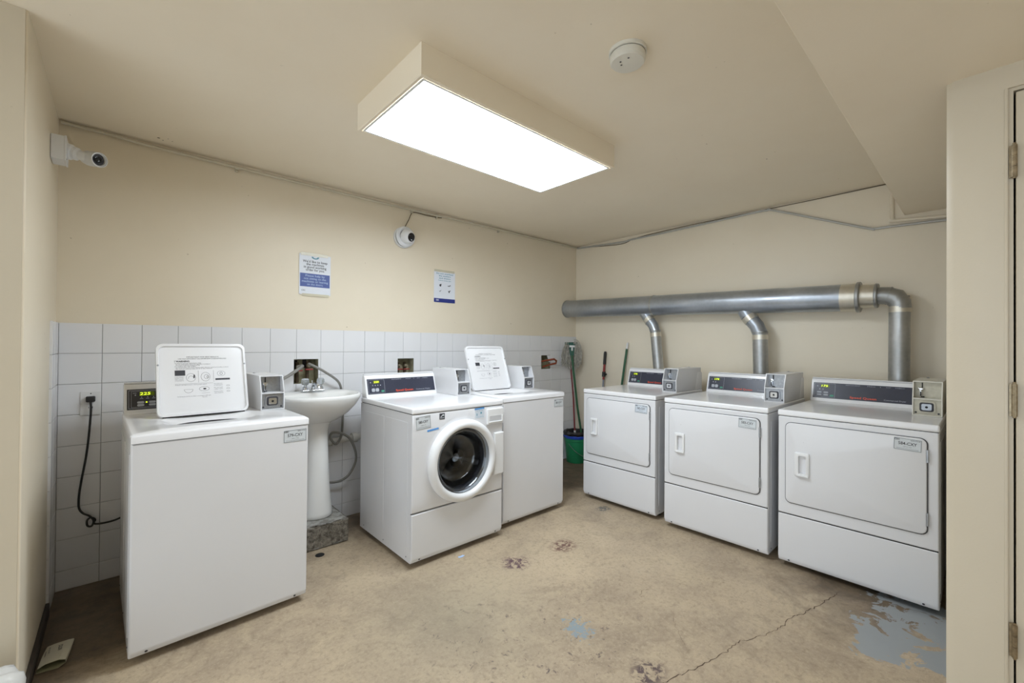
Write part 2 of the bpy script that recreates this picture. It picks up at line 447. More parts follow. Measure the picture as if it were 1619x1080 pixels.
# paint-covered strip on the wall below the beam
bm = tube(BM(), smooth_path([(-.012, -2.758, 2.36), (-.012, -2.759, 2.165), (-.012, -2.762, 2.150), (-.012, -2.775, 2.147), (-.012, -3.1, 2.118)], 3), .011, 8)
struct(obj('trim_1', bm, WALLB))

# closet block at the right, its door
DX = -1.85
pts = [(0, -3.100), (DX+.014, -3.100), (DX, -3.120), (DX, -3.237), (DX+.008, -3.237), (DX+.008, -3.248), (DX+.06, -3.248), (DX+.06, -3.20), (0, -3.20)]
wall_closet = struct(obj('wall_closet', prism(BM(), pts, 0, SOF, 'z'), CASE))
bm = box(BM(), DX, DX+.06, -4.16, -3.237, 2.10, SOF); box(bm, DX, DX+.06, -6.2, -4.16, 0, SOF); box(bm, DX+.008, DX+.06, -4.16, -3.248, 2.09, 2.10)
obj('lintel', bm, CASE, wall_closet)
struct(obj('trim_2', box(BM(), DX-.0035, DX+.001, -3.2370, -3.2290, .0, 2.0995, .0015), CASE))
door = struct(obj('door_1', box(BM(), DX+.005, DX+.045, -4.155, -3.2525, .012, 2.084, .003), CASE, wn=True))
for zc in (1.866, 1.122, .379):
    bm = BM()
    for k in range(3): lathe(bm, [(.0065, zc-.05+k*.0335), (.0065, zc-.0175+k*.0335)], (DX-.006, -3.2495, 0), n=10, cap0=True, cap1=True)
    lathe(bm, [(.004, zc-.055), (.004, zc+.056)], (DX-.006, -3.2495, 0), n=8, cap0=True, cap1=True)
    box(bm, DX-.003, DX+.001, -3.2465, -3.2385, zc-.05, zc+.05)
    obj('hinge', bm, HINGE, door)

# crack in the concrete
cr = [(-1.10, -2.68), (-1.204, -2.655), (-1.378, -2.621), (-1.46, -2.60), (-1.534, -2.568), (-1.664, -2.562), (-1.769, -2.532), (-1.912, -2.465), (-2.011, -2.459), (-2.169, -2.423), (-2.27, -2.391), (-2.361, -2.369), (-2.52, -2.33)]
def crack(pts, w):
    bm = BM(); P = []
    for (a, b), (c, d) in zip(pts, pts[1:]):
        for k in range(7):
            t = k/7; P.append((a+(c-a)*t+random.uniform(-.006, .006), b+(d-b)*t+random.uniform(-.006, .006)))
    prev = None
    for i, (x, y) in enumerate(P):
        hw = w*random.uniform(.35, 1.4)*min(1, i/5+.1, (len(P)-i)/5)
        cur = (bm.verts.new((x, y-hw, .0006)), bm.verts.new((x, y+hw, .0006)))
        if prev: bm.faces.new((prev[0], cur[0], cur[1], prev[1]))
        prev = cur
    return bm
CRK = mat('crack_shadow', (92, 76, 62), .95)
random.seed(5)
obj('crack', crack(cr, .0018), CRK, floor)
obj('crack', crack([(-1.90, -2.03), (-1.93, -2.0), (-1.86, -1.98), (-1.80, -2.02)], .0008), CRK, floor)
obj('crack', crack([(-2.1, -2.44), (-2.12, -2.34), (-2.02, -2.24), (-1.9, -2.16)], .0007), CRK, floor)
# floor drain plug
bm = lathe(BM(), [(.026, 0), (.026, .002), (.021, .003), (.0005, .003)], (0, 0, 0), n=20)
tag(obj('floor_plug', bm, DARK, loc=(-3.0, -.482, .0005)), 'small round black plug in the floor by the concrete block', 'drain')

# ------------------------------------------------------------------ ceiling light
L = thing('ceiling_light', 'large rectangular box light glowing white on the ceiling', 'ceiling light', (-2.462, -1.478, H))
hx, hy, dz = .622, .292, .125
bm = BM(); o_ = [(-hx, -hy), (hx, -hy), (hx, hy), (-hx, hy)]
def off(p, d): return [(x-math.copysign(d, x), y-math.copysign(d, y)) for x, y in p]
loft(bm, [[(x, y, 0) for x, y in o_], [(x, y, -dz+.003) for x, y in o_], [(x, y, -dz) for x, y in off(o_, .003)], [(x, y, -dz) for x, y in off(o_, .014)], [(x, y, -dz+.012) for x, y in off(o_, .014)], [(x, y, -.02) for x, y in off(o_, .014)]])
obj('housing', bm, CEIL, L)
bm = BM(); loft(bm, [[(x, y, -dz+.004) for x, y in off(o_, .016)], [(x, y, -dz-.001) for x, y in off(o_, .017)], [(x, y, -dz-.001) for x, y in off(o_, .028)], [(x, y, -dz+.020) for x, y in off(o_, .030)]])
obj('frame', bm, PLAST, L)
DIFF = mat('lamp_diffuser', (255, 255, 255), .4, emit=LAMP_STRENGTH, ecol=(234, 245, 255))
bm = box(BM(), -hx+.029, hx-.029, -hy+.029, hy-.029, -dz+.014, -dz+.020)
obj('diffuser', bm, DIFF, L)

# smoke detector
S = thing('smoke_detector', 'round cream smoke detector on the ceiling right of the box light', 'smoke detector', (-2.472, -2.262, H))
obj('base', lathe(BM(), [(.0, 0), (.071, 0), (.071, -.012), (.066, -.014)], n=40), OFFW, S)
obj('cover', lathe(BM(), [(.064, -.014), (.067, -.020), (.066, -.040), (.060, -.047), (.0005, -.049)], n=40), OFFW, S)
bm = BM()
for a, b in ((-.03, .012), (-.012, .02), (-.028, -.022)): lathe(bm, [(.004, -.0495), (.0003, -.0505)], (a, b, 0), n=8)
each('vent_hole', bm, INK, S)

# ------------------------------------------------------------------ conduits and cables
P = [(-4.14, -.016, 2.40), (-3.97, -.016, 2.398), (-3.785, -.016, 2.388), (-3.373, -.016, 2.385), (-2.89, -.016, 2.382), (-2.2, -.016, 2.383), (-1.2, -.016, 2.395), (-.03, -.016, 2.398)]
ct = thing('conduit', 'thin paint-covered conduit running along the top of the tiled wall', 'conduit', (-4.14, -.016, 2.40))
def rel(pts, o): return [tuple(Vector(p)-Vector(o.location)) for p in pts]
obj('pipe', tube(BM(), smooth_path(rel(P, ct), 5), .0085, 10), GALVC, ct)
for x, z in ((-3.373, 2.385), (-2.14, 2.383), (-1.9, 2.387), (-1.2, 2.395)):
    bm = BM(); xx = x+4.14; zz = z-2.40
    lathe(bm, [(.0115, xx-.012), (.0115, xx+.012)], (0, 0, zz), 'x', 10, True, True)
    box(bm, xx-.006, xx+.006, .0, .022, zz-.026, zz+.012); obj('clamp', bm, GALVC, ct)
P = [(-.016, -.02, 2.396), (-.016, -.62, 2.368), (-.016, -.733, 2.375), (-.016, -1.2, 2.380), (-.016, -1.88, 2.395), (-.016, -1.986, 2.392), (-.016, -2.06, 2.373), (-.016, -2.60, 2.135), (-.016, -2.673, 2.112), (-.016, -2.74, 2.110), (-.016, -3.10, 2.098)]
c2 = thing('conduit', 'bare grey steel conduit bending down the dryer wall towards the right', 'conduit', P[0])
obj('pipe', tube(BM(), smooth_path(rel(P, c2), 4), .0085, 10), STEELC, c2)
P = [(-.006, -.01, 2.408), (-.006, -.35, 2.370), (-.006, -.62, 2.352), (-.008, -.8, 2.385), (-.008, -1.3, 2.402), (-.008, -1.986, 2.404), (-.008, -2.3, 2.404), (-.008, -2.82, 2.410)]
tag(obj('cable', tube(BM(), smooth_path(P, 5), .0032, 6), CABLE), 'thin dark cable sagging along the dryer wall ceiling joint', 'cable')
# dome camera and its cable
dc = thing('dome_camera', 'round white dome camera on the wall above the tiles', 'camera', (-2.206, .008, 2.148))
obj('back_box', lathe(BM(), [(.082, 0), (.084, -.004), (.084, -.026), (.080, -.030)], (-.006, 0, -.004), 'y', 40, cap0=True), CAMW, dc)
obj('mount_ring', lathe(BM(), [(.080, -.026), (.083, -.030), (.083, -.040), (.074, -.048), (.056, -.050)], axis='y', n=40), CAMW, dc)
Mh = Matrix.Translation((0, -.045, 0)) @ Matrix.Rotation(R(14), 4, 'Z') @ Matrix.Rotation(R(12), 4, 'X')
bm = lathe(BM(), [(.058, 0), (.057, -.02), (.052, -.042), (.043, -.058), (.036, -.064), (.034, -.062)], axis='y', n=36); obj('camera_ball', xf(bm, Mh), CAMW, dc)
bm = lathe(BM(), [(.0345, -.061), (.033, -.066), (.022, -.072), (.0005, -.074)], axis='y', n=30); obj('lens', xf(bm, Mh), LENS, dc)
bm = BM()
for a in (-.3, -.12, .06): lathe(bm, [(.0035, -.0735), (.0003, -.0745)], (.02*sin(a), 0, -.022*cos(a)), 'y', 8)
each('infrared_lamp', xf(bm, Mh), CAMW, dc)
bm = BM()
for a in (30, 120, 210, 300): lathe(bm, [(.0035, -.0445), (.0003, -.047)], (.072*cos(R(a)), 0, .072*sin(R(a))), 'y', 8)
each('screw', bm, CAMG, dc)
P = [(-2.20, -.005, 2.232), (-2.165, -.004, 2.30), (-2.14, -.004, 2.355), (-2.10, -.004, 2.372), (-1.98, -.004, 2.370), (-1.85, -.008, 2.378)]
tag(obj('camera_cable', tube(BM(), smooth_path(P, 5), .0032, 6), CABLE), 'thin brown cable from the round dome camera up to the conduit', 'cable')
# bullet camera on the left wall
bc = thing('bullet_camera', 'white bullet camera on a junction box on the left wall', 'camera', (-4.15, -.30, 2.168))
bb('junction_box', (0, .047, -.045, .06, -.055, .058), CAMW, bc, .006)
bb('box_lid', (.044, .052, -.047, .062, -.057, .060), CAMW, bc, .003)
bm = BM()
for a, b in ((-.037, -.047), (.052, .05)): lathe(bm, [(.0045, .0525), (.0003, .0535)], (0, a, b), 'x', 8)
each('screw', bm, DARK, bc)
bm = tube(BM(), smooth_path([(.05, .005, .004), (.072, .0, .0), (.10, -.012, -.008), (.135, -.02, -.014)], 4), [.036]*4+[.030]*3+[.022]*3+[.020, .020, .020], 16); obj('arm', bm, CAMW, bc)
D = Vector((.55, -.80, -.20)).normalized(); Q = D.to_track_quat('-Y', 'Z').to_matrix().to_4x4()
Mb = Matrix.Translation((.135, -.01, -.012)) @ Q
obj('barrel', xf(lathe(BM(), [(.0005, .045), (.024, .045), (.029, .038), (.031, -.02), (.031, -.045), (.027, -.046), (.026, -.03)], axis='y', n=28), Mb), CAMW, bc)
obj('sun_shade', xf(lathe(BM(), [(.034, .02), (.034, -.05), (.0315, -.05), (.0315, -.03)], axis='y', n=28), Mb), CAMW, bc)
obj('glass_front', xf(lathe(BM(), [(.0275, -.034), (.0265, -.037), (.0005, -.037)], axis='y', n=28), Mb), DARKG, bc)
obj('lens', xf(lathe(BM(), [(.016, -.037), (.016, -.041), (.012, -.042), (.0005, -.039)], axis='y', n=24), Mb), LENS, bc)

# ------------------------------------------------------------------ posters (real size, flat on the wall)
def poster(x0, x1, z0, z1, label, rot=0):
    t = thing('poster', label, 'poster', ((x0+x1)/2, .005, z0), 0); t.rotation_euler = (0, R(rot), 0); return t, (x1-x0), (z1-z0)
t, W_, H_ = poster(-2.996, -2.784, 1.622, 1.905, 'white notice with a large blue block, left one above the tiles', 0)
bm = box(BM(), -W_/2, W_/2, -.0012, 0, 0, H_); obj('sheet', bm, PAPER, t)
M = face_M(0, -.0017, 0); hw = W_/2
bm = rect(BM(), -hw+.006, hw-.006, .055, .148); obj('blue_block', xf(bm, M), POSTB, t)
bm = BM()
for i, s in enumerate(('We\'d like to keep', 'the machines', 'in good working', 'order for you.')):
    words(bm, s, 0, .232-.0195*i, .024, width=(.166, .120, .152, .126)[i], bold=.012)
obj('dark_lettering', xf(bm, face_M(0, -.0018, 0)), INK, t)
bm = BM()
for i, s in enumerate(('Please help by', 'not sitting on the', 'machines or leaning', 'on the doors.')):
    words(bm, s, 0, .132-.020*i, .021, width=(.130, .148, .176, .108)[i], bold=.008, z=.0005)
obj('pale_lettering', xf(bm, face_M(0, -.0019, 0)), PALET, t)
obj('corner_lettering', xf(words(BM(), 'CSC', -hw+.028, .028, .014, bold=.01), face_M(0, -.0018, 0)), INK, t)
bm = BM(); N = 14
for k in range(N):
    a, b = pi+pi*k/N, pi+pi*(k+1)/N
    bm.faces.new([bm.verts.new((.026*cos(q)*s_, .268+.017*sin(q)*s_, 0)) for q, s_ in ((a, 1), (b, 1), (b, .55), (a, .55))])
obj('round_mark', xf(bm, face_M(0, -.0018, 0)), TEAL, t)
bm = BM()
for a, b, c, d in ((-hw+.01, hw-.02, .272, .292), (-hw+.02, hw-.01, -.012, .006)): box(bm, a, b, -.0022, -.0014, c, d)
for v in bm.verts: v.co.y -= .0008
each('tape', bm, TAPEC, t)
t, W_, H_ = poster(-1.914, -1.696, 1.645, 1.927, 'white notice with four small icons and a navy bottom band', 0)
hw = W_/2
obj('sheet', box(BM(), -hw, hw, -.0012, 0, 0, H_-.012), PAPER, t)
bm = rect(BM(), -hw, hw, 0, .034); obj('navy_band', xf(bm, face_M(0, -.0017, 0)), POSTN, t)
bm = BM()
for i, (s, wd) in enumerate((('Do not overload', .172), ('the washers', .122), ('and dryers', .116), ('Follow these tips', .13))):
    words(bm, s, 0, .250-.0195*i, .018 if i < 3 else .011, width=wd, bold=.02)
obj('blue_lettering', xf(bm, face_M(0, -.0018, 0)), TEAL, t)
bm = BM()
for (a, b), k in zip(((-.045, .148), (.045, .148), (-.045, .098), (.045, .098)), range(4)):
    if k in (0,): bm.faces.new([bm.verts.new((a+.010*cos(q*pi/5), b+.011*sin(q*pi/5), 0)) for q in range(10)]); rect(bm, a+.002, a+.014, b+.009, b+.013)
    if k == 1: rect(bm, a-.014, a+.010, b-.003, b+.003); rect(bm, a+.006, a+.016, b+.003, b+.009)
    if k == 2: bm.faces.new([bm.verts.new(p) for p in ((a-.012, b+.002, 0), (a-.004, b-.008, 0), (a+.014, b+.014, 0), (a-.004, b, 0))])
    if k == 3: bm.faces.new([bm.verts.new(p) for p in ((a-.010, b+.006, 0), (a+.001, b-.014, 0), (a+.012, b+.008, 0))]); rect(bm, a+.006, a+.014, b+.007, b+.013)
each('icon', xf(bm, face_M(0, -.0018, 0)), INK, t)
bm = words(BM(), 'CSC', -hw+.035, .018, .017, bold=.04); obj('white_lettering', xf(bm, face_M(0, -.0022, 0)), PAPER, t)
each('tape', box(BM(), -hw+.002, hw-.008, -.0025, -.0012, H_-.018, H_+.002), TAPEC, t)

# ------------------------------------------------------------------ valve boxes in the tiled wall
def valve_box(h, label, grp=None):
    t = thing('valve_box', label, 'valve box', ((h[0]+h[1])/2, .09, h[2])); hw = (h[1]-h[0])/2; hh = h[3]-h[2]
    bm = BM(); e = .0005; q = [(-hw+e, e), (hw-e, e), (hw-e, hh-e), (-hw+e, hh-e)]
    loft(bm, [[(x, -.0845, z) for x, z in q], [(x, -.0, z) for x, z in q]], False, True)
    obj('recess_lining', bm, PLASTER, t)
    return t, hw, hh
def stub(t, x, z, handle=True):
    bm = tube(BM(), [(x, -.02, .002), (x, -.02, z+.03)], .011, 10); obj('supply_pipe', bm, PIPEB, t)
    v = obj('valve', lathe(BM(), [(.0, -.03), (.014, -.03), (.014, -.055), (.010, -.058), (.010, -.072), (.0005, -.072)], (x, 0, z), 'y', 12), BRASS, t)
    if handle:
        bm = BM(); box(bm, x-.026, x+.026, -.062, -.050, z-.032, z-.022, .003); obj('valve_handle', bm, RED, v)
t, hw, hh = valve_box(HOLES[0], 'open square wall recess with two taps above the sink faucet'); stub(t, -.04, .115); stub(t, .028, .122)
bm = BM(); box(bm, -.058, -.035, -.004, -.001, .1, .16); box(bm, .0, .024, -.004, -.001, .105, .165); each('dark_gap', bm, DARK, t)
t, hw, hh = valve_box(HOLES[1], 'open square wall recess above the front-loading washer'); stub(t, -.035, .11); stub(t, .025, .11)
t, hw, hh = valve_box(HOLES[2], 'open square wall recess with rusty pipes near the mop'); stub(t, -.035, .06, False)
bm = tube(BM(), [(-.06, -.05, .075), (-.01, -.09, .088), (.055, -.16, .105), (.085, -.165, .085), (.085, -.16, .060), (.03, -.12, .045), (-.03, -.07, .02)], .010, 8)
obj('rusty_pipe', bm, RUST, t)
bm = prism(BM(), [(hw-.045, hh-.002), (hw-.0005, hh-.002), (hw-.0005, .07), (hw-.012, .07)], -.086, -.078, 'y'); obj('plaster_patch', bm, TILE, t)

# ------------------------------------------------------------------ washers and dryers
DZ = .914
def rect_loop(x0, x1, y0, y1, z, ang, c):
    out = []
    for a in ang:
        dx, dy = cos(a), sin(a); s = 1e9
        if dx > 1e-9: s = min(s, (x1-c[0])/dx)
        if dx < -1e-9: s = min(s, (x0-c[0])/dx)
        if dy > 1e-9: s = min(s, (y1-c[1])/dy)
        if dy < -1e-9: s = min(s, (y0-c[1])/dy)
        out.append((c[0]+dx*s, c[1]+dy*s, z))
    return out
def angles(x0, x1, y0, y1, c, n=48):
    A = [2*pi*i/n for i in range(n)]
    for X in (x0, x1):
        for Y in (y0, y1):
            a = math.atan2(Y-c[1], X-c[0]) % (2*pi); k = min(range(n), key=lambda i: abs(A[i]-a)); A[k] = a
    return A
def sup_loop(cx, cy, rx, ry, p, z, ang):
    out = []
    for a in ang:
        u, v = cos(a), sin(a); s = (abs(u/rx)**p+abs(v/ry)**p)**(-1/p); out.append((cx+u*s, cy+v*s, z))
    return out
SL = math.degrees(math.atan2(.040, .135))     # lean of the console face
def console(t, W, yf, D, kind, digits, coin=.128):
    prof = [(yf, DZ), (yf+.040, DZ+.135), (yf+.046, DZ+.146), (yf+.058, DZ+.150), (D-.012, DZ+.150), (D, DZ+.138), (D, DZ)]
    bm = prism(BM(), prof, .004, W-.004, 'x'); es = [e for e in bm.edges if abs(e.verts[0].co.x-e.verts[1].co.x) < 1e-6]
    bmesh.ops.bevel(bm, geom=es, offset=.005, segments=2, profile=.5, affect='EDGES')
    c = obj('console', bm, DECK, t, wn=True)
    # thin raised bead along the top of the console
    bb('top_trim', (.006, W-.006, yf+.050, yf+.075, DZ+.149, DZ+.157), WHITE, c, .003)
    M = face_M(0, yf, DZ, SL); xr = W-coin-.004
    if kind == 'topload': x0 = .016; x1 = .33
    else: x0 = .018; x1 = xr-.004
    bm = BM(); box(bm, x0, x1, .022, .128, 0, .0022, .0008, 1); obj('control_panel', xf(bm, M), BLACKP if kind == 'topload' else NAVY, c)
    Mt = M @ Matrix.Translation((0, 0, .0027))
    if kind == 'topload':
        bm = rect(BM(), x0+.006, x1-.004, .028, .122, t=.0016); rect(bm, x0+.016, x1-.012, .034, .116, t=.0010)
        obj('outline', xf(bm, Mt), LINE, c)
        bm = box(BM(), x0+.048, x0+.108, .092, .112, 0, .0006); obj('display', xf(bm, Mt), LCD, c)
        bm = words(BM(), digits, x0+.071, .102, .021, width=.042, bold=.01, z=.0009, shear=.12); obj('digits', xf(bm, Mt), DIGIT, c)
        bm = BM()
        for i in range(3):
            rect(bm, x0+.054+i*.024, x0+.059+i*.024, .083, .087); rect(bm, x0+.050+i*.024, x0+.063+i*.024, .076, .079)
        rect(bm, x0+.03, x0+.035, .094, .1); rect(bm, x0+.022, x0+.037, .106, .108); each('indicator', xf(bm, Mt), LINE, c)
        for i in range(2):
            for j in range(2):
                px, py = x0+.053+i*.046, .058-j*.014
                bm = prism(BM(), rrect(px-.014, px+.014, py-.0055, py+.0055, .005, 3), 0, .0015, 'z'); obj('button', xf(bm, Mt), BTN, c)
        bm = box(BM(), x0+.073, x0+.079, .055, .061, 0, .0012); obj('lit_indicator', xf(bm, Mt), DIGIT, c)
    else:
        px1 = x0+(x1-x0)*.235
        bm = rect(BM(), x0+.006, px1, .028, .122, t=.0012); obj('outline', xf(bm, Mt), LINE, c)
        q = x0+.006; m_ = px1-q
        bm = box(BM(), q+m_*.30, q+m_*.72, .096, .114, 0, .0006); obj('display', xf(bm, Mt), LCD, c)
        bm = words(BM(), digits, q+m_*.50, .105, .019, width=m_*.30, bold=.01, z=.0009, shear=.12); obj('digits', xf(bm, Mt), DIGIT, c)
        bm = BM()
        for i in range(2 if kind == 'dryer' else 4):
            rect(bm, q+m_*(.24+.16*i), q+m_*(.29+.16*i), .079, .086)
        rect(bm, q+m_*.12, q+m_*.18, .1, .106); each('indicator', xf(bm, Mt), LINE, c)
        if kind == 'washer' or digits == '175 ':
            for i in range(2):
                bm = prism(BM(), rrect(q+m_*(.18+.24*i), q+m_*(.38+.24*i), .038, .062, .006, 3), 0, .0012, 'z'); obj('button', xf(bm, Mt), BTN, c)
        else:
            for i in range(2):
                for j in range(2):
                    bm = prism(BM(), rrect(q+m_*(.14+.32*i), q+m_*(.36+.32*i), .056-j*.017, .066-j*.017, .004, 3), 0, .0012, 'z'); obj('button', xf(bm, Mt), BTN, c)
        bm = prism(BM(), rrect(q+m_*.76, q+m_*.95, .034, .046, .004, 3), 0, .0012, 'z'); obj('button', xf(bm, Mt), GRN, c)
        bw = x1-px1
        bm = BM()
        for s, a, b in (('PERMANENT', .14, .33), ('PRESS', .42, .52), ('&', .575, .59), ('KNIT', .65, .71), ('FABRIC', .76, .87)):
            words(bm, s, px1+bw*(a+b)/2, .1185, .0075, width=bw*(b-a))
        words(bm, 'Commercial Dryer' if kind == 'dryer' else 'Commercial Washer', px1+bw*(.63 if kind == 'dryer' else .60), .037, .0125, align='l', width=bw*(.26 if kind == 'dryer' else .3))
        obj('pale_lettering', xf(bm, Mt), LINE, c)
        bm = words(BM(), 'Speed Queen', px1+bw*.20, .038, .0195, align='l', width=bw*.34, bold=.02); obj('orange_lettering', xf(bm, Mt), ORANGE, c)
    return c
def coin_box(t, W, yc, D, metal, inset=.006, beige=False):
    x1 = W-inset; x0 = x1-.118; T = .005; z0 = DZ+.001; zs = DZ+.095; z1 = DZ+.186; yb = D-.02
    bm = BM()
    side = [(yc, z0), (yc, zs), (yc+.036, z1), (yb, z1), (yb, z0)]
    prism(bm, side, x0, x0+T, 'x'); prism(bm, side, x1-T, x1, 'x')
    e = .0004
    prism(bm, [(yc+.036, z1-T), (yc+.036, z1), (yb, z1), (yb, z1-T)], x0+T-e, x1-T+e, 'x')
    prism(bm, [(yc, zs-T), (yc+.0005, zs), (yc+.075, zs), (yc+.075, zs-T)], x0+T-e, x1-T+e, 'x')
    prism(bm, [(yc, z0), (yc, z0+T), (yc+.02, z0+T), (yc+.02, z0)], x0+T-e, x1-T+e, 'x')
    box(bm, x0+T-e, x1-T+e, yc+.072, yb, z0, z1-T+e)
    c = obj('coin_box', bm, OFFW if beige else WHITE, t)
    c['label'] = 'white coin box with open slanted front' if not beige else 'beige coin box with open slanted front'
    obj('top_screw', lathe(BM(), [(.006, z1), (.006, z1+.004), (.0005, z1+.005)], ((x0+x1)/2-.02, yb-.05, 0), n=10), STEEL, c)
    bm = box(BM(), x0+T, x1-T, yc+.012, yc+.030, z0+T, zs-T, .001, 1); pl = obj('lock_plate', bm, metal, c)
    cx, cz = (x0+x1)/2-.002, z0+.048
    bm = BM(); prism(bm, rrect(cx-.035, cx+.035, cz-.031, cz+.031, .014), yc+.004, yc+.013, 'y'); obj('lock_frame', bm, STEEL if not beige else BEIGEM, c)
    bm = BM(); prism(bm, rrect(cx-.028, cx+.028, cz-.024, cz+.024, .010), yc+.002, yc+.005, 'y'); obj('lock_recess', bm, INK, c)
    bm = BM(); prism(bm, rrect(cx-.020, cx+.020, cz-.017, cz+.017, .007), yc-.002, yc+.004, 'y'); obj('lock', bm, STEEL if beige else CHROME, c)
    bm = lathe(BM(), [(.006, yc-.003), (.0005, yc-.004)], (cx, 0, cz), 'y', 10); obj('keyhole', bm, DARK, c)
    bm = BM()
    for a, b in ((x0+.014, z0+.016), (x1-.015, z0+.016)): lathe(bm, [(.005, yc+.011), (.0005, yc+.009)], (a, 0, b), 'y', 10)
    each('screw', bm, INK, c)
    bm = box(BM(), x0+T, x1-T, yc+.066, yc+.073, zs, z1-T); obj('slide_plate', bm, metal, c)
    bm = BM(); box(bm, x0+.026, x0+.036, yc+.040, yc+.067, zs+.008, zs+.042, .002); box(bm, x0+.020, x0+.044, yc+.045, yc+.067, zs+.040, zs+.054, .003); each('coin_slide', bm, CHROME, c)
    bm = BM(); box(bm, x0+.029, x0+.034, yc+.038, yc+.0405, zs+.010, zs+.034); box(bm, x0+.034, x0+.038, yc+.060, yc+.0665, zs+.052, z1-.01)
    box(bm, x0+.030, x0+.045, yc+.060, yc+.0665, zs+.001, zs+.006); each('coin_slot', bm, DARK, c)
    return c
def sticker(t, cx, cz, num, w=.105, h=.060, rot=0, y=-.0006, mt=None):
    s = obj('label_sticker', xf(box(BM(), -w/2, w/2, -h/2, h/2, 0, .0006), face_M(cx, y, cz, 0, rot)), mt or LABEL, t)
    M = face_M(cx, y-.0011, cz, 0, rot)
    bm = rect(BM(), -w/2+.002, w/2-.002, -h/2+.002, h/2-.002, t=.0013); words(bm, 'CSC', -w*.38, h*.36, .0105, width=w*.2, bold=.03); words(bm, 'SERVICE', w*.27, h*.36, .007, width=w*.34)
    words(bm, num, 0, h*.05, .021, width=w*.66, bold=.012); words(bm, 'call or visit', 0, -h*.20, .006, width=w*.3); rect(bm, -w*.40, w*.40, -h*.36, -h*.345)
    obj('lettering', xf(bm, M), INK, s); return s
def feet(t, W, D):
    for x in (.05, W-.05):
        for y in (.13, D-.07):
            obj('foot', lathe(BM(), [(.014, .034), (.014, .016), (.020, .014), (.020, 0.001)], (x, y, 0), n=12, cap1=True), RUBBER, t)
def kick_panel(t, W, ztop, name='lower_panel', hole=None):
    prof = [(0.004, ztop), (0, ztop-.004), (0, .060), (.014, .033), (.03, .033), (.03, ztop)]
    bm = prism(BM(), prof, 0.001, W-.001, 'x'); es = [e for e in bm.edges if abs(e.verts[0].co.x-e.verts[1].co.x) < 1e-6 and max(v.co.y for v in e.verts) < .016]
    bmesh.ops.bevel(bm, geom=es, offset=.007, segments=3, profile=.5, affect='EDGES')
    p = obj(name, bm, WHITE, t, wn=True)
    M = face_M(0, .0065, .0455, -27)
    bm = BM()
    for x in (.055, W-.055): lathe(bm, [(.005, 0), (.005, .002), (.0005, .0025)], (x, 0, 0), 'z', 10)
    each('screw', xf(bm, M), INK, t)
def cabinet(t, W, D, open_front=False):
    if open_front:
        bm = BM(); q = [(0, .033), (W, .033), (W, .8772), (0, .8772)]; loft(bm, [[(x, .012, z) for x, z in q], [(x, D, z) for x, z in q]], False, True)
    else: bm = box(BM(), 0, W, .012, D, .033, .8772, .004, 1)
    c = obj('cabinet', bm, WHITE, t, wn=not open_front)
    # pressed panels in the sides
    for x, s in ((0, -1), (W, 1)):
        for ya, yb_ in ((.05, D*.47), (D*.5, D-.08)):
            bm = box(BM(), min(x, x+s*.0022), max(x, x+s*.0022), ya, yb_, .10, .83, .0016, 1); obj('pressed_panel', bm, WHITE, t, wn=True)
    bm = BM()
    for y in (.06, D*.5, D-.06):
        for x, s in ((-.002, -1), (W+.002, 1)): lathe(bm, [(.005, x-s*.003), (.0005, x+s*.001)], (0, y, .058), 'x', 8)
    each('screw', bm, INK, t)
    return c
def deck(t, W, D):
    bb('top_deck', (-.002, W+.002, -.003, D, .879, DZ), DECK, t, .009, 3)
    obj('deck_seam', box(BM(), .004, W-.004, .006, D-.01, .868, .880), DARK, t)
LIDPRINT = {}
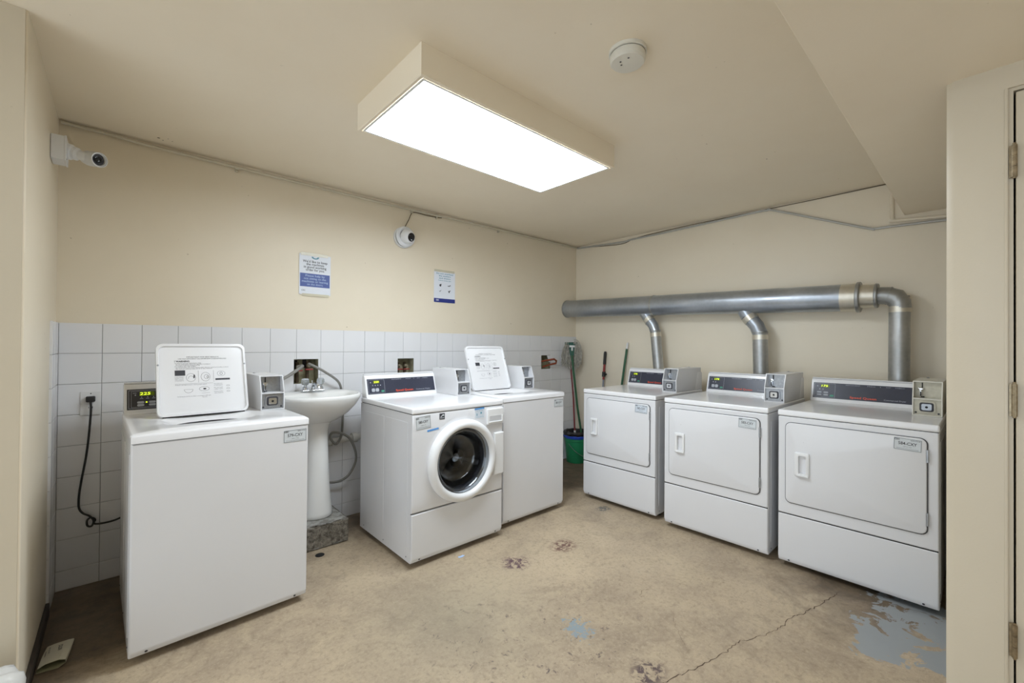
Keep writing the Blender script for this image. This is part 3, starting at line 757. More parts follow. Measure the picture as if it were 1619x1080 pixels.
def lid_print(w, h):
    d, l = BM(), BM(); X = lambda u: -w/2+u*w; Y = lambda v: h*(1-v)
    words(d, 'IMPORTANT! FOR BEST RESULTS', X(.5), Y(.185), .0085, width=w*.36); words(d, 'USE HIGH EFFICIENCY (he) DETERGENT IF RECOMMENDED', X(.5), Y(.21), .0075, width=w*.54)
    words(d, '! WARNING', X(.19), Y(.245), .012, width=w*.16, align='l', bold=.03)
    for i, (s, a, b) in enumerate((('To reduce the risk of fire, electric shock or injury:', .19, .48), ('Do not wash articles soiled with vegetable or cooking oil', .205, .58), ('Do not open lid while tub is spinning and moving', .205, .46), ('To reduce the risk of fire:', .19, .42), ('Do not put items in this machine that have been cleaned or spotted with gasoline or solvents', .205, .79), ('Do not let children play on or in this machine', .205, .60))):
        words(d, s, X(a), Y(.27+.0165*i), .0062, width=w*(b-a), align='l')
    for k in range(4): words(l, ('Load clothes', 'loosely in the', 'tub, never', 'overload it')[k], X(.19), Y(.465+.017*k), .0058, width=w*.09, align='l')
    words(l, 'Select temperature and press start', X(.19), Y(.575), .0062, width=w*.34, align='l')
    words(l, 'The lid must be closed for the washer to run through its whole cycle', X(.21), Y(.735), .006, width=w*.36, align='l')
    words(l, 'Close lid', X(.50), Y(.755), .006, width=w*.05)
    for k in range(6): words(l, ('Use the right amount', 'of detergent', 'Do not wash', 'rubber items', 'Remove clothes', 'when finished')[k], X(.61), Y(.575+.022*k+.012*(k//2)), .006, width=w*.1, align='l')
    def ring(bm, cx, cy, rx, ry, tt=.0011, n=18, a0=0, a1=2*pi):
        for k in range(n):
            a, b = a0+(a1-a0)*k/n, a0+(a1-a0)*(k+1)/n
            bm.faces.new([bm.verts.new((cx+(rx-s)*cos(q), cy+(ry-s)*sin(q), 0)) for q, s in ((a, 0), (b, 0), (b, tt), (a, tt))])
    ring(l, X(.36), Y(.475), .020, .022); ring(l, X(.36), Y(.49), .012, .014, a0=0, a1=pi); ring(d, X(.395), Y(.46), .003, .010, .0028); rect(l, X(.44), X(.442), Y(.55), Y(.38))
    ring(l, X(.52), Y(.47), .020, .024); ring(l, X(.53), Y(.47), .010, .012); ring(d, X(.545), Y(.475), .005, .006, .0015); rect(l, X(.61), X(.612), Y(.55), Y(.38))
    ring(l, X(.70), Y(.43), .018, .014); ring(d, X(.70), Y(.43), .006, .008, .0015); ring(l, X(.33), Y(.645), .018, .016, a0=pi, a1=2*pi); ring(l, X(.50), Y(.64), .022, .012); rect(l, X(.28), X(.38), Y(.64), Y(.638)); rect(d, X(.49), X(.52), Y(.65), Y(.63))
    rect(l, X(.19), X(.60), Y(.562), Y(.560)); rect(l, X(.47), X(.56), Y(.70), Y(.698))
    for v in (.61, .65, .69): rect(l, X(.755), X(.79), Y(v+.008), Y(v-.008), t=.0009)
    return d, l
def top_loader(t, W, D, yh, lx0, lx1, digits, num, yf, yc, lid_h=.375, lean=19, srot=0):
    cabinet(t, W, D); kick_panel(t, W, .8768, 'front_panel'); feet(t, W, D)
    # deck with the tub opening lofted in one surface
    c = ((lx0+lx1)/2, .285); ang = angles(0, W, -.003, D, c, 64)
    hw = (lx1-lx0)/2-.012
    loops = [rect_loop(-.002+i, W+.002-i, -.003+i, D-i, z, ang, c) for i, z in ((.0, .879), (.0, DZ-.010), (.0025, DZ-.004), (.009, DZ))]
    loops += [sup_loop(c[0], c[1], hw+.006, .121, 5, DZ, ang), sup_loop(c[0], c[1], hw, .115, 5, DZ-.004, ang), sup_loop(c[0], c[1]+.004, hw-.02, .100, 3, DZ-.018, ang), sup_loop(c[0], c[1]+.006, hw-.035, .088, 2.2, DZ-.026, ang)]
    obj('top_deck', loft(BM(), loops), DECK, t, angle=50)
    obj('deck_seam', box(BM(), .004, W-.004, .006, D-.01, .868, .8795), DARK, t)
    bm = loft(BM(), [sup_loop(c[0], c[1]+.006, hw-.035, .088, 2.2, DZ-.026, ang), sup_loop(c[0], c[1]+.006, hw-.03, .095, 2.2, DZ-.040, ang), sup_loop(c[0], c[1]+.006, hw-.03, .095, 2.2, DZ-.044, ang)], False, True)
    obj('tub', bm, GASK, t)
    # the lid, open and leaning back
    w, h = lx1-lx0, lid_h; M = face_M((lx0+lx1)/2, yh, DZ+.004, lean)
    bm = BM(); o1 = rrect(-w/2, w/2, 0, h, .030, 6); i1 = rrect(-w/2+.010, w/2-.010, .010, h-.012, .026, 6); i2 = rrect(-w/2+.013, w/2-.013, .013, h-.016, .024, 6)
    loft(bm, [[(x, y, -.020) for x, y in o1], [(x, y, -.002) for x, y in o1], [(x*.995, .002+y*.995, .001) for x, y in o1], [(x, y, .001) for x, y in i1], [(x, y, -.009) for x, y in i2]], True, True)
    lid = obj('lid', xf(bm, M), DECK, t, angle=45)
    if 'd' not in LIDPRINT:
        d, l = lid_print(w, h); LIDPRINT['d'] = d; LIDPRINT['l'] = l
    Mp = M @ Matrix.Translation((0, 0, -.0083))
    for k, mm, nm in (('d', INK, 'dark_lettering'), ('l', INKL, 'grey_lettering')):
        obj(nm, xf(LIDPRINT[k].copy(), Mp), mm, lid)
    X = lambda u: -w/2+u*w; Y = lambda v: h*(1-v)
    for q_ in ((X(.19), X(.30), Y(.445), Y(.37)), (X(.63), X(.80), Y(.525), Y(.50))): obj('printed_block', xf(rect(BM(), *q_), Mp), INK, lid)
    bm = BM()
    for a, b in ((-w/2+.007, h*.70), (w/2-.007, h*.70), (-w/2+.016, .016), (w/2-.016, .016)): lathe(bm, [(.0045, 0), (.0045, .003), (.0005, .004)], (a, b, .001 if b > .1 else -.009), 'z', 10)
    each('bumper', xf(bm, M), STEEL, lid)
    bm = box(BM(), lx0+.02, lx1-.02, yh-.002, yh+.014, DZ-.0005, DZ+.006, .002, 1); obj('lid_hinge', bm, DARK, t)
    console(t, W, yf, D, 'topload', digits)
    coin_box(t, W, yc, D, STEEL)
    sticker(t, W-.062, .829, num, rot=srot)

W1 = thing('top_load_washer', 'white top-loading washer at the far left beside the sink, lid open', 'washer', (-3.871, -.9388, 0), .0341, 'top-loading washers')
top_loader(W1, .6651, .735, .395, .112, .495, '225', '579-CXY', .652, .355)
W2 = thing('top_load_washer', 'white top-loading washer right of the front-loader, lid open, nearest the mop', 'washer', (-1.9377, -.9448, 0), 0, 'top-loading washers')
top_loader(W2, .6317, .735, .430, .066, .462, '225', '581-CXY', .640, .325, .368, 19, 0)

# front-loader
FL = thing('front_load_washer', 'white front-loading washer with a round glass door', 'washer', (-2.6786, -1.0073, 0)); W, D = .6791, .70
cabinet(FL, W, D, True); deck(FL, W, D); feet(FL, W, D); kick_panel(FL, W, .309)
c = (.349, .566); x0, x1, z0, z1 = 0.001, W-.001, .3165, .8768
ang = angles(x0, x1, z0, z1, c, 72)
def vert(lp, y): return [(p[0], y, p[1]) for p in lp]
rl = lambda i, y: vert([(p[0], p[1]) for p in rect_loop(x0+i, x1-i, z0+i, z1-i, 0, ang, c)], y)
cl = lambda r, y: [(c[0]+r*cos(a), y, c[1]+r*sin(a)) for a in ang]
bm = loft(BM(), [rl(0, .02), rl(0, .007), rl(.003, .0015), rl(.008, 0), cl(.247, 0), cl(.200, .004), cl(.200, .03)])
obj('front_panel', bm, WHITE, FL, angle=50)
drum = obj('drum', lathe(BM(), [(.200, .03), (.190, .05), (.185, .06), (.232, .085), (.235, .40), (.10, .43), (.0005, .43)], (c[0], 0, c[1]), 'y', 48), DRUM, FL)
obj('gasket', lathe(BM(), [(.199, .012), (.183, .03), (.180, .055), (.20, .07)], (c[0], 0, c[1]), 'y', 48), GASK, FL)
bm = BM()
for k in range(3):
    a = R(100+120*k); M = Matrix.Translation((c[0], 0, c[1])) @ Matrix.Rotation(-a, 4, 'Y'); b2 = box(BM(), .18, .233, .11, .38, -.022, .022, .012, 3); xf(b2, M)
    me_ = bpy.data.meshes.new('x'); b2.to_mesh(me_); b2.free(); bm.from_mesh(me_); bpy.data.meshes.remove(me_)
each('baffle', bm, DRUM, drum)
dr = obj('door', lathe(BM(), [(.249, .001), (.252, -.012), (.249, -.026), (.240, -.038), (.226, -.045), (.212, -.045), (.203, -.038), (.198, -.020), (.196, .008), (.205, .012)], (c[0], 0, c[1]), 'y', 72), PLAST, FL, angle=60)
gl = lathe(BM(), [(.197, -.020), (.192, -.022), (.178, -.018), (.168, .01), (.150, .07), (.135, .085), (.0005, .092)], (c[0], 0, c[1]), 'y', 64)
g_ = obj('glass', gl, GLASS, dr, angle=70); so = g_.modifiers.new('s', 'SOLIDIFY'); so.thickness = .005
# latch bulge at the right of the door
bm = BM(); pr = [(W-.001, .422), (W-.001, .700), (.600, .698), (.560, .690)]
A = [(.595, .425), (.66, .424), (.677, .428), (.677, .700), (.66, .703), (.596, .700)]
prism(bm, A, -.017, .001, 'y'); es = [e for e in bm.edges if all(v.co.y < -.01 for v in e.verts)]
bmesh.ops.bevel(bm, geom=es, offset=.009, segments=3, profile=.5, affect='EDGES'); obj('door_latch_cover', bm, PLAST, FL, wn=True)
dw = bb('detergent_drawer', (.537, .675, -.014, .002, .760, .862), PLAST, FL, .006, 3)
bm = prism(BM(), rrect(.553, .655, .778, .816, .006, 3), -.0155, -.0135, 'y'); h_ = obj('handle', bm, GREYE, dw)
bm = box(BM(), .549, .662, -.020, -.012, .772, .780, .002, 1); box(bm, .655, .663, -.020, -.012, .776, .814, .002, 1); each('handle_lip', bm, PLAST, dw)
console(FL, W, .622, D, 'washer', '250'); coin_box(FL, W, .345, D, STEEL, .010)
s = sticker(FL, .071, .828, '580-CXY', .096, .074, 4)
sg = obj('energy_sticker', xf(box(BM(), -.0185, .0185, -.018, .018, 0, .0006), face_M(.198, -.0006, .851)), INK, FL)
bm = BM(); pts = [(-.014, -.004), (-.004, .004), (.004, .012), (.014, .010), (.014, .002), (.002, .003), (-.006, -.004)]
bm.faces.new([bm.verts.new((x, y, 0)) for x, y in pts]); rect(bm, -.014, .014, -.011, -.008); obj('white_mark', xf(bm, face_M(.198, -.0016, .851)), LABEL, sg)
for cx_, cz_, w_, r_ in ((.136, .779, .078, 6), (.480, .870, .076, 2)):
    b_ = obj('blue_tape', xf(box(BM(), -w_/2, w_/2, -.005, .005, 0, .0006), face_M(cx_, -.0006, cz_, 0, r_)), TAPEB, FL)
ins = obj('instruction_sticker', xf(box(BM(), -.038, .038, -.032, .028, 0, .0004), face_M(.483, -.0004, .842)), LABELB, FL)
bm = rect(BM(), .004, .016, -.006, .006); rect(bm, -.026, -.02, -.016, -.002); words(bm, 'use HE soap', .0, .015, .009, width=.05); words(bm, 'add detergent first', .0, -.024, .006, width=.06); obj('lettering', xf(bm, face_M(.483, -.0009, .842)), TEAL, ins)
bm = words(BM(), 'new', .146, -.01, .005)

# dryers
def dryer(t, W, D, num, digits, rw, yc, yf, lb=None, beige=False):
    cabinet(t, W, D); deck(t, W, D); feet(t, W, D); kick_panel(t, W, .3095)
    obj('panel_seam', box(BM(), .004, W-.004, .004, .02, .306, .320), DARK, t)
    bm = box(BM(), .001, W-.001, 0, .03, .3145, .8768, .007, 3); obj('front_panel', bm, WHITE, t, wn=True)
    dx0, dx1, dz0, dz1 = .041*rw, .634*rw, .384, .843
    bm = prism(BM(), rrect(dx0-.003, dx1+.0045, dz0-.0045, dz1+.003, .030, 6), -.0035, .002, 'y'); obj('door_seal', bm, SEAM, t)
    bm = BM(); o1 = rrect(dx0, dx1, dz0, dz1, .028, 6); i1 = rrect(dx0+.0025, dx1-.0025, dz0+.0025, dz1-.0025, .0265, 6); i2 = rrect(dx0+.005, dx1-.005, dz0+.005, dz1-.005, .025, 6)
    loft(bm, [[(x, .001, z) for x, z in o1], [(x, -.007, z) for x, z in o1], [(x, -.0092, z) for x, z in i1], [(x, -.010, z) for x, z in i2], *[[(x, y, z) for x, z in rrect(.087*rw+.022, .087*rw+.054, .564, .663, .007, 6)] for y in (-.010, -.0042)]], False, True)
    d = obj('door', bm, WHITE, t, angle=50)
    hx0, hx1, hz0, hz1 = .087*rw, .159*rw, .548, .681
    bm = BM(); o1 = rrect(hx0, hx1, hz0, hz1, .007, 3); i1 = rrect(hx0+.004, hx1-.004, hz0+.004, hz1-.004, .006, 3); a = rrect(hx0+.020, hx0+.056, hz0+.014, hz1-.016, .007, 3); b = rrect(hx0+.022, hx0+.054, .564, .663, .007, 3)
    loft(bm, [[(x, -.009, z) for x, z in o1], [(x, -.018, z) for x, z in o1], [(x, -.0215, z) for x, z in i1], [(x, -.0215, z) for x, z in a], [(x, -.0095, z) for x, z in b]], False, False)
    h_ = obj('handle', bm, PLAST, d, angle=40)
    bm = box(BM(), hx0+.012, hx1-.002, -.028, -.020, hz0, hz0+.010, .002, 1); each('handle_lip', bm, PLAST, d)
    for z in (.762, .459):
        bm = box(BM(), dx1-.003, dx1+.0065, -.012, -.002, z-.031, z+.031, .0015, 1); obj('door_hinge', bm, STEEL, t)
    console(t, W, yf, D, 'dryer', digits); coin_box(t, W, yc, D, STEEL if not beige else BEIGEM, beige=beige)
    s = sticker(t, .5655*rw, .806, num, .103, .060, -2, y=-.0106, mt=lb)
    bm = lathe(BM(), [(.0012, -.0103), (.0003, -.0108)], (.10*rw+.03, 0, .74), 'y', 6); obj('door_screw', bm, INK, d)
G = 'dryers along the right wall'
d1 = thing('dryer', 'white dryer nearest the mop bucket, leftmost of the three', 'dryer', (-1.0014, -.9003, 0), -pi/2, G); dryer(d1, .663, .775, '582-CXY', '175 ', .975, .325, .648, LABELB)
d2 = thing('dryer', 'white dryer in the middle of the row of three', 'dryer', (-1.0311, -1.648, 0), -pi/2, G); dryer(d2, .6655, .775, '583-CXY', '175 ', .978, .325, .668)
d3 = thing('dryer', 'white dryer at the right end, partly beige coin box, beside the closet', 'dryer', (-1.0308, -2.3656, 0), -pi/2, G); dryer(d3, .677, .775, '584-CXY', '175', 1.0, .33, .672, beige=True)
# feet-high dark shadow gap needs no geometry: the cabinets stand on their feet

# ------------------------------------------------------------------ exhaust duct above the dryers
dt = thing('exhaust_duct', 'big galvanised steel exhaust duct on the wall above the dryers', 'duct', (-.154, 0, 1.69))
SLP = -.0248
def dz_(y): return -SLP*y*1.0   # y is negative towards the right: the duct drops that way
def dp(y, dz=0, dx=0): return (dx, y, dz_(y)+dz)
def cyl(a, b, r, n=40, **k): return tube(BM(), [a, b], r, n, **k)
obj('main_pipe', cyl(dp(.008), dp(-1.07), .0935), GALV, dt)
obj('main_pipe', cyl(dp(-1.065), dp(-2.60), .0945), GALV, dt)
obj('seam_ring', tube(BM(), [dp(-1.060), dp(-1.064), dp(-1.074), dp(-1.078)], [.0945, .0985, .0985, .0950], 40), GALVD, dt)
obj('wall_collar', tube(BM(), [dp(.006), dp(-.006)], [.099, .098], 40), GALVD, dt)
obj('foil_tape', tube(BM(), [dp(-2.508), dp(-2.595)], .0962, 40), FOIL, dt)
obj('end_flange', tube(BM(), [dp(-2.592), dp(-2.596), dp(-2.610), dp(-2.614)], [.101, .105, .105, .101], 40), GALVD, dt)
ax = .006
obj('foil_tape', tube(BM(), [dp(-2.61, ax), dp(-2.69, ax)], .0785, 36), FOIL, dt)
obj('reducer_flange', tube(BM(), [dp(-2.688, ax), dp(-2.692, ax), dp(-2.702, ax), dp(-2.706, ax)], [.080, .083, .083, .080], 36), GALVD, dt)
zt = -.072
def loc(y, z): return (0, y, z-1.69)
obj('elbow', tube(BM(), [dp(-2.70, ax), loc(-2.752, 1.625), loc(-2.792, 1.610), loc(-2.812, 1.575), loc(-2.815, 1.535)], .057, 28), GALVD, dt)
obj('elbow_seam', tube(BM(), [loc(-2.756, 1.6245), loc(-2.762, 1.6225)], .0605, 28), GALVD, dt); obj('elbow_seam', tube(BM(), [loc(-2.805, 1.592), loc(-2.808, 1.586)], .0615, 28), GALVD, dt)
obj('foil_tape', tube(BM(), [loc(-2.8135, 1.552), loc(-2.8140, 1.512)], .0572, 28), FOIL, dt)
obj('branch_pipe', tube(BM(), [loc(-2.812, 1.55), loc(-2.808, .80), loc(-2.80, .30)], .0545, 28), GALVD, dt)
def branch(pts, r):
    P_ = [loc(*p) for p in pts]
    obj('branch_collar', tube(BM(), P_[0:2], r*1.06, 28), GALV, dt)
    obj('elbow', tube(BM(), P_[1:4], r, 28), GALV, dt)
    a, b = Vector(P_[1]), Vector(P_[2]); u = (b-a)
    obj('foil_tape', tube(BM(), [a+u*.02, a+u*.45], r*1.10, 28), FOIL, dt)
    for k in (.1, .25, .4): obj('tape_ridge', tube(BM(), [a+u*k, a+u*(k+.04)], r*1.12, 28), FOIL, dt)
    a, b = Vector(P_[3]), Vector(P_[4]); u = (b-a).normalized()
    obj('elbow_seam', tube(BM(), [a-u*.012, a-u*.004], r*1.09, 28), GALVD, dt)
    obj('foil_tape', tube(BM(), [a+u*.012, a+u*.048], r*1.06, 28), FOIL, dt)
    obj('branch_pipe', tube(BM(), P_[3:], r*1.0, 28), GALVD, dt)
branch([(-.945, 1.64), (-1.005, 1.545), (-1.060, 1.475), (-1.083, 1.415), (-1.117, 1.08), (-1.15, .75)], .0475)
branch([(-1.855, 1.61), (-1.900, 1.525), (-1.962, 1.445), (-1.985, 1.385), (-1.992, 1.08), (-1.995, .75)], .0535)
obj('rivet', lathe(BM(), [(.005, -.052), (.0005, -.056)], (0, -1.135, 1.21-1.69), 'x', 8), CAMW, dt)

# ------------------------------------------------------------------ sink
blk = box(BM(), -.19, .135, -.39, .0, 0, .145, .006, 2)
bmesh.ops.subdivide_edges(blk, edges=blk.edges, cuts=6, use_grid_fill=True); random.seed(4)
for v in blk.verts: v.co += Vector([random.uniform(-.0028, .0028) for _ in range(3)])
tag(obj('concrete_block', blk, BLOCK, loc=(-2.932, -.012, .0035)), 'rough grey concrete block under the sink pedestal', 'block')
SK = thing('pedestal_sink', 'white ceramic pedestal sink between two washers', 'sink', (-2.942, -.005, .149))
ZR = .801    # rim above the block
def egg(rx, yb, yf, p, z, n=64):
    """D-shaped plan: straight towards the wall, round in front"""
    out = []; yc_ = (yb+yf)/2; ry = (yb-yf)/2
    for i in range(n):
        a = 2*pi*i/n; u, v = cos(a), sin(a); pp = 4.5 if v > 0 else p
        s = (abs(u)**pp+abs(v)**pp)**(-1/pp); out.append((u*s*rx, yc_+v*s*ry, z))
    return out
loops = [egg(0.095, -.05, -.27, 2.2, ZR-.200), egg(0.138, -.02, -.33, 2.2, ZR-.175), egg(0.197, -.004, -.405, 2.2, ZR-.125), egg(0.240, -.002, -.452, 2.2, ZR-.070), egg(0.261, 0, -.478, 2.2, ZR-.025), egg(0.263, 0, -.480, 2.2, ZR-.008), egg(0.258, -.002, -.474, 2.2, ZR), egg(0.244, -.012, -.460, 2.2, ZR+.001), egg(0.229, -.125, -.445, 2.2, ZR-.006), egg(0.218, -.140, -.432, 2.1, ZR-.02), egg(0.188, -.160, -.400, 2, ZR-.085), egg(0.110, -.20, -.34, 2, ZR-.135), egg(0.025, -.25, -.30, 2, ZR-.145)]
obj('basin', loft(BM(), loops, True, True), CERAM, SK, angle=75)
ped = [(.100, .0), (.106, .006), (.103, .03), (.092, .12), (.083, .25), (.076, .40), (.072, .50), (.074, .56), (.085, .60), (.105, .625)]
bm = loft(BM(), [[(r*cos(2*pi*i/40), -.205+r*1.05*sin(2*pi*i/40), z) for i in range(40)] for r, z in ped], True, True); obj('pedestal', bm, CERAM, SK, angle=60)
fa = thing('faucet', 'chrome faucet with two clear knobs at the back of the sink', 'faucet', (-2.925, -.085, .950+.0015))
obj('base_plate', box(BM(), -.075, .075, -.024, .024, -.001, .014, .006, 3), CHROME, fa, wn=True)
ACR = mat('clear_acrylic', (226, 232, 236), .08, trans=.75)
for sx in (-.050, .050):
    obj('valve_stem', lathe(BM(), [(.019, .012), (.017, .03), (.010, .036), (.010, .044)], (sx, 0, 0), n=18), CHROME, fa)
    obj('knob', lathe(BM(), [(.012, .042), (.021, .048), (.027, .062), (.026, .080), (.018, .090), (.0005, .092)], (sx, 0, 0), n=8), ACR, fa, angle=20)
obj('spout', tube(BM(), smooth_path([(0, .002, .01), (0, -.012, .042), (0, -.055, .056), (0, -.105, .046), (0, -.118, .030)], 5), .0115, 14), CHROME, fa)
obj('pop_up_rod', tube(BM(), [(0, .016, .01), (0, .016, .075)], .003, 8), CHROME, fa)
# waste pipe along the wall
wp = thing('drain_pipe', 'white horizontal drain pipe on the wall behind the sink', 'pipe', (-2.85, -.042, .58))
obj('pipe', tube(BM(), [(-.02, -.02, -.012), (.10, -.0, .0), (.40, .0, .012)], .023, 16), PVC, wp)
obj('coupling', tube(BM(), [(.062, -.005, -.004), (.088, -.002, -.001)], .029, 16), PVC, wp)
obj('coupling', tube(BM(), [(.215, .0, .005), (.25, .0, .007)], .036, 16), PVC, wp)
# hoses: left one to the left washer, right one loops down behind the sink
P = [(-3.002, -.01, 1.118), (-2.985, -.045, 1.125), (-3.0, -.07, 1.115), (-3.08, -.09, 1.065), (-3.18, -.10, 1.0), (-3.22, -.10, .88)]
tag(obj('water_hose', tube(BM(), smooth_path(P, 6), .0105, 10), HOSE), 'short grey hose from the recess down behind the left washer', 'hose', 'washer supply hoses')
P = [(-2.918, -.02, 1.125), (-2.94, -.05, 1.138), (-2.90, -.07, 1.115), (-2.844, -.08, 1.08), (-2.745, -.055, 1.009), (-2.705, -.02, .93), (-2.695, -.02, .801), (-2.699, -.03, .70), (-2.716, -.05, .611), (-2.765, -.09, .567), (-2.809, -.10, .615), (-2.797, -.10, .652), (-2.743, -.105, .645), (-2.674, -.10, .596), (-2.627, -.09, .497), (-2.621, -.08, .412), (-2.662, -.07, .328), (-2.717, -.06, .293), (-2.79, -.05, .292), (-2.90, -.05, .33), (-3.05, -.06, .38)]
tag(obj('water_hose', tube(BM(), smooth_path(P, 6), .0085, 10), HOSE), 'long grey hose looping down the wall right of the pedestal', 'hose', 'washer supply hoses')

# ------------------------------------------------------------------ outlet, plug and cord
ol = thing('wall_outlet', 'white wall outlet on the tiles left of the left washer', 'outlet', (-4.018, -.0005, .954))
bb('cover_plate', (-.040, .040, -.006, .0005, -.062, .064), PLAST, ol, .003)
obj('socket', prism(BM(), rrect(-.017, .017, -.036, -.008, .008), -.008, -.005, 'y'), PLAST, ol)
obj('socket', prism(BM(), rrect(-.017, .017, .010, .038, .008), -.008, -.005, 'y'), PLAST, ol)
bm = BM(); box(bm, -.008, -.006, -.0084, -.0078, -.026, -.016); box(bm, .006, .008, -.0084, -.0078, -.026, -.016); lathe(bm, [(.003, -.0062), (.0003, -.007)], (0, 0, .052), 'y', 8); each('slot', bm, INK, ol)
pc = thing('power_cord', 'black power cord with a knot hanging from the wall outlet', 'cord', (-4.018, -.009, .977))
bm = box(BM(), -.018, .018, -.028, .0, -.014, .016, .005, 2); obj('plug', bm, RUBBER, pc)
wp_ = [(0, -.02, -.012), (.002, -.022, -.06), (-.004, -.02, -.18), (-.014, -.018, -.30), (-.030, -.016, -.42), (-.038, -.016, -.50), (-.037, -.018, -.560), (-.022, -.02, -.590), (.002, -.022, -.610), (.018, -.026, -.635), (.012, -.034, -.660), (-.004, -.036, -.655), (-.006, -.034, -.628), (.008, -.028, -.618), (.024, -.020, -.635), (.018, -.016, -.655), (.05, -.018, -.662), (.10, -.02, -.658), (.15, -.02, -.640), (.20, -.03, -.625)]
obj('cable', tube(BM(), smooth_path(wp_, 5), .0048, 8), RUBBER, pc)

# ------------------------------------------------------------------ mop corner
bk = thing('bucket', 'green plastic bucket in the corner by the dryers', 'bucket', (-.175, -.150, .001))
R0, R1, HB = .100, .128, .285
obj('body', lathe(BM(), [(.0005, .0), (R0, 0), (R0+.003, .004), (R1-.006, .235), (R1, .238), (R1-.001, .262), (R1+.004, .264), (R1+.004, HB), (R1-.004, HB), (R1-.006, HB-.02), (R0-.004, .006), (.0005, .006)], n=40), GREENP, bk)
a_ = [(-(R1+.004)*cos(t_), -(R1+.012)*abs(sin(t_))*.98-.004, .215-.135*sin(t_)) for t_ in [pi*k/16 for k in range(17)]]
hd = obj('handle', tube(BM(), a_, .003, 8), STEEL, bk)
obj('hand_grip', tube(BM(), a_[7:11], .008, 10), PLAST, hd)
bm = lathe(BM(), [(R1+.006, HB-.018), (R1+.012, HB+.002), (R1+.006, HB+.022), (R1-.004, HB+.026), (R1-.008, HB+.005)], n=40)
for v in bm.verts: v.co += Vector((random.uniform(-.002, .002), random.uniform(-.002, .002), random.uniform(-.003, .003)))
obj('blue_liner', bm, BLUEB, bk)
bm = lathe(BM(), [(R1+.010, HB+.012), (R1+.014, HB+.035), (R1+.002, HB+.055), (R1-.016, HB+.052), (R1-.03, HB+.0), (.07, .12), (.0005, .10)], n=48); random.seed(8)
for v in bm.verts:
    a = math.atan2(v.co.y, v.co.x); f = .006*sin(a*9)+.004*sin(a*17+1); v.co.x *= 1+f*.6; v.co.y *= 1+f*.6; v.co.z += f*.35+random.uniform(-.001, .001)
tag(obj('bin_bag', bm, BLACKB, loc=(-.175, -.150, .001)), 'black plastic bag lining the green bucket', 'bag')
mp = thing('mop', 'grey string mop upside down with a green handle in the bucket', 'mop', (-.13, -.20, .12))
def lo(o, *ps): return [tuple(Vector(p)-Vector(o.location)) for p in ps]
LR, TC = Vector((.74, -.67, 0)), Vector((-.67, -.74, 0))      # across the mop head and out of the corner
MC = Vector((-.212, -.108, 1.245))
MR = Matrix.Translation(MC-Vector(mp.location)) @ Matrix(((LR.x, -TC.x, 0, 0), (LR.y, -TC.y, 0, 0), (0, 0, 1, 0), (0, 0, 0, 1)))
obj('handle', tube(BM(), lo(mp, (-.13, -.215, .17), (-.175, -.165, .60), MC+TC*.022+Vector((.004, 0, -.10)), MC+TC*.022+Vector((0, 0, .03))), .0115, 12), GREENH, mp)
obj('clamp', xf(box(BM(), -.075, .060, -.012, .016, .040, .068, .006, 2), MR), GREENC, mp, wn=True)
bm = prism(BM(), [(-.020, -.08), (.020, -.08), (.032, .045), (-.032, .045)], -.030, -.018, 'y'); obj('clamp_plate', xf(bm, MR), GREENC, mp)
obj('white_clip', xf(box(BM(), -.030, .030, -.044, -.030, .012, .034, .004, 2), MR), PLAST, mp, wn=True)
obj('white_clip', xf(box(BM(), -.009, .009, -.044, -.031, -.026, .011, .003, 1), MR), PLAST, mp, wn=True)
bm = BM(); random.seed(21)
for k in range(58):
    a = random.uniform(-1, 1); mid = abs(a) < .30
    dep = random.uniform(.0, .035) if mid else random.uniform(-.026, .035)
    s0 = a*.060; s1 = a*random.uniform(.085, .112) - (.010 if a < 0 else -.004)
    ln = random.uniform(.255, .31)*(1-.14*abs(a)); ph = random.uniform(0, 6); pts = [(s0, dep*.3, .052), (s0*1.12, dep*.7, .066)]
    for q in range(1, 11):
        t_ = q/10; e_ = min(1, t_*1.9)
        pts.append((s0*1.12+(s1-s0*1.12)*e_+.0065*sin(ph+q*1.9)*e_, dep+.005*cos(ph+q*2.3), .066-ln*t_))
    tube(bm, smooth_path(pts, 2), .0036, 5, caps=False)
for k in range(5):
    r_ = .075+.009*k; P_ = []
    for q in range(12):
        t_ = -.35+q/11*(pi*1.0); P_.append((.045+r_*.62*sin(t_), .0-.003*k, -.02+r_*1.15*cos(t_)-.07*q/11))
    tube(bm, smooth_path(P_, 2), .0028, 5, caps=False)
xf(bm, MR)
lim = Vector(mp.location)
for v in bm.verts: v.co.x = min(v.co.x, -.006-lim.x); v.co.y = min(v.co.y, -.006-lim.y)
ms = obj('mop_strings', bm, MOPS, mp, angle=80); ms['kind'] = 'stuff'
br = thing('red_handle', 'slim red handle standing in the bucket behind the mop', 'broom', (-.20, -.13, .10))
obj('shaft', tube(BM(), lo(br, (-.205, -.155, .32), (-.19, -.12, .70), (-.175, -.06, 1.10)), .009, 10), REDD, br)
obj('white_ferrule', tube(BM(), lo(br, (-.2056, -.157, .305), (-.204, -.153, .345)), .0115, 10), PLAST, br)
obj('socket', tube(BM(), lo(br, (-.208, -.165, .20), (-.2056, -.157, .306)), [.018, .013], 10), REDD, br)
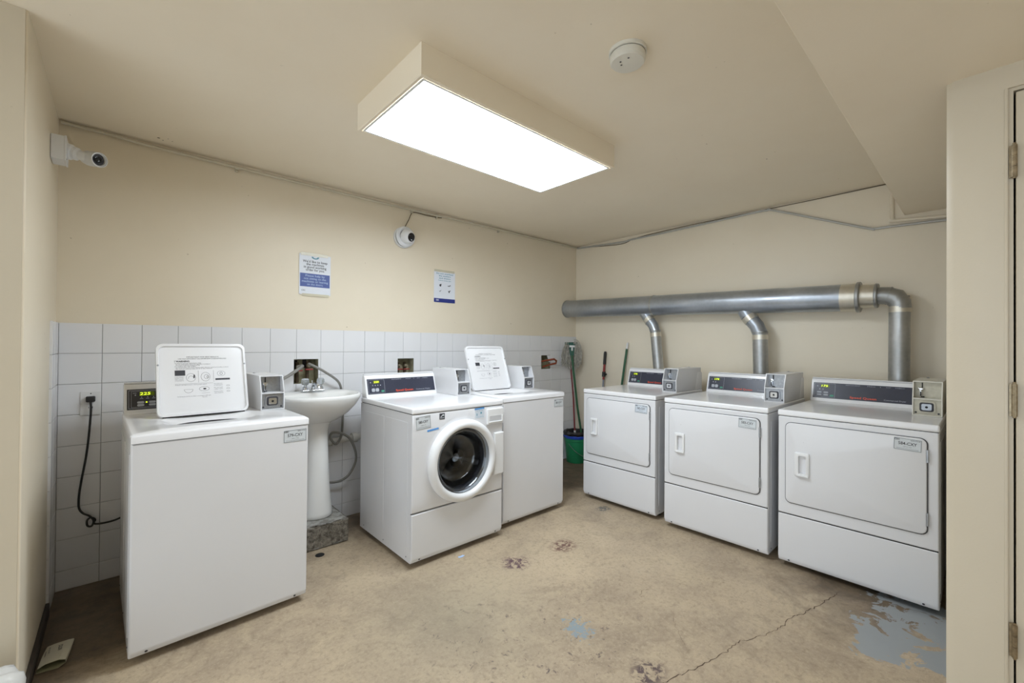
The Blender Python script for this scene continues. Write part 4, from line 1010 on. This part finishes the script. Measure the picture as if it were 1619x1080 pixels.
# poles leaning behind the first dryer
rp = thing('extension_pole', 'red telescopic pole with a black grip against the dryer wall', 'pole', (-.09, -.45, 0))
Q0, Q1 = Vector((-.14, -.415, .003)), Vector((-.022, -.420, 1.215))
def pt(t_): return tuple(Q0.lerp(Q1, t_)-Vector(rp.location))
obj('lower_tube', tube(BM(), [pt(0), pt(.76)], .0095, 12), CAMG, rp)
obj('upper_tube', tube(BM(), [pt(.75), pt(.92)], .012, 12), RED, rp)
obj('grip', tube(BM(), [pt(.885), pt(.89), pt(.985), pt(1)], [.015, .0155, .0155, .011], 12), RUBBER, rp)
obj('locking_collar', tube(BM(), [pt(.775), pt(.82)], .019, 12), RUBBER, rp)
obj('collar_knob', tube(BM(), [(pt(.80)[0]-.01, pt(.80)[1]-.015, pt(.80)[2]), (pt(.80)[0]-.02, pt(.80)[1]-.045, pt(.80)[2])], .010, 10), RUBBER, rp)
gp = thing('broom_pole', 'thin green pole with a white tip behind the first dryer', 'pole', (-.10, -.6, 0))
Q0, Q1 = Vector((-.16, -.585, .003)), Vector((-.022, -.698, 1.312))
def pt(t_): return tuple(Q0.lerp(Q1, t_)-Vector(gp.location))
obj('shaft', tube(BM(), [pt(0), pt(.95)], .0115, 12), GREENH, gp)
obj('white_tip', tube(BM(), [pt(.945), pt(.99), pt(1)], [.0115, .0115, .007], 12), PLAST, gp)

# ------------------------------------------------------------------ litter
cb = thing('cardboard_sleeve', 'crumpled beige cardboard sleeve on the dark floor by the left wall', 'litter', (-4.088, -.655, .0015))
# an open flattened sleeve: its mouth faces the camera
Lp = []
for y_, wd, ht, dx in ((.115, .045, .012, .012), (.02, .047, .03, .004), (-.095, .045, .044, -.004)):
    Lp.append([(-wd+dx-.004, y_, .001), (-wd+dx, y_, ht*.6), (-wd*.45+dx, y_, ht*.95), (wd*.55+dx, y_, ht), (wd+dx, y_, ht*.72), (wd+dx+.002, y_-.004, ht*.35), (wd*.5+dx, y_-.012, .001)])
Lp = [[(x*.85, y*.86, .001+(z-.001)*.62) for x, y, z in lp] for lp in Lp]
obj('sleeve', loft(BM(), Lp), CARD, cb, angle=20)
Li = [[(x*.97, y, max(.0018, z*.94)) for x, y, z in lp] for lp in Lp]
obj('inside', loft(BM(), Li), CARDI, cb, angle=20)
M = Matrix.Translation((.0, .03, .0335))@Matrix.Rotation(R(8), 4, 'X')@Matrix.Rotation(R(-90), 4, 'Z')
bm = words(BM(), 'NOTICE', .02, -.012, .016, width=.05, bold=.03); words(bm, 'open this side', .02, .020, .008, width=.06); rect(bm, -.03, .02, .028, .0295)
obj('lettering', xf(bm, Matrix.Translation((.002, .005, .0245))@Matrix.Rotation(R(-6), 4, 'X')@Matrix.Rotation(R(90), 4, 'Z')), INK, cb)
random.seed(2)
bm = BM()
for lp in range(1): pass
prof = [(.0005, 0), (.105, .002), (.128, .03), (.138, .10), (.140, .17), (.140, .215), (.132, .240), (.112, .252), (.07, .258), (.03, .275), (.035, .30), (.02, .295), (.0005, .28)]
lathe(bm, prof, n=64)
for v in bm.verts:
    a = math.atan2(v.co.y, v.co.x); z = v.co.z
    k = 1+(.035*sin(a*7+z*20)+.03*sin(a*15+1.3-z*14)+.015*sin(a*29))*min(1, z*6)
    v.co.x *= k; v.co.y *= k; v.co.z += .008*sin(a*11)*min(1, z*5)
tag(obj('rubbish_bag', bm, BAG, loc=(-4.252, -1.19, .002), angle=80), 'white crumpled plastic bag at the lower left corner', 'bag')
bm = prism(BM(), [(-.022, -.006), (.0, -.012), (.024, -.004), (.016, .009), (-.004, .006), (-.018, .010)], 0, .0012, 'z')
tag(obj('paper_scrap', bm, TAPEP, loc=(-2.37, -1.06, .001)), 'tiny pale blue scrap on the floor below the front-loader', 'litter')
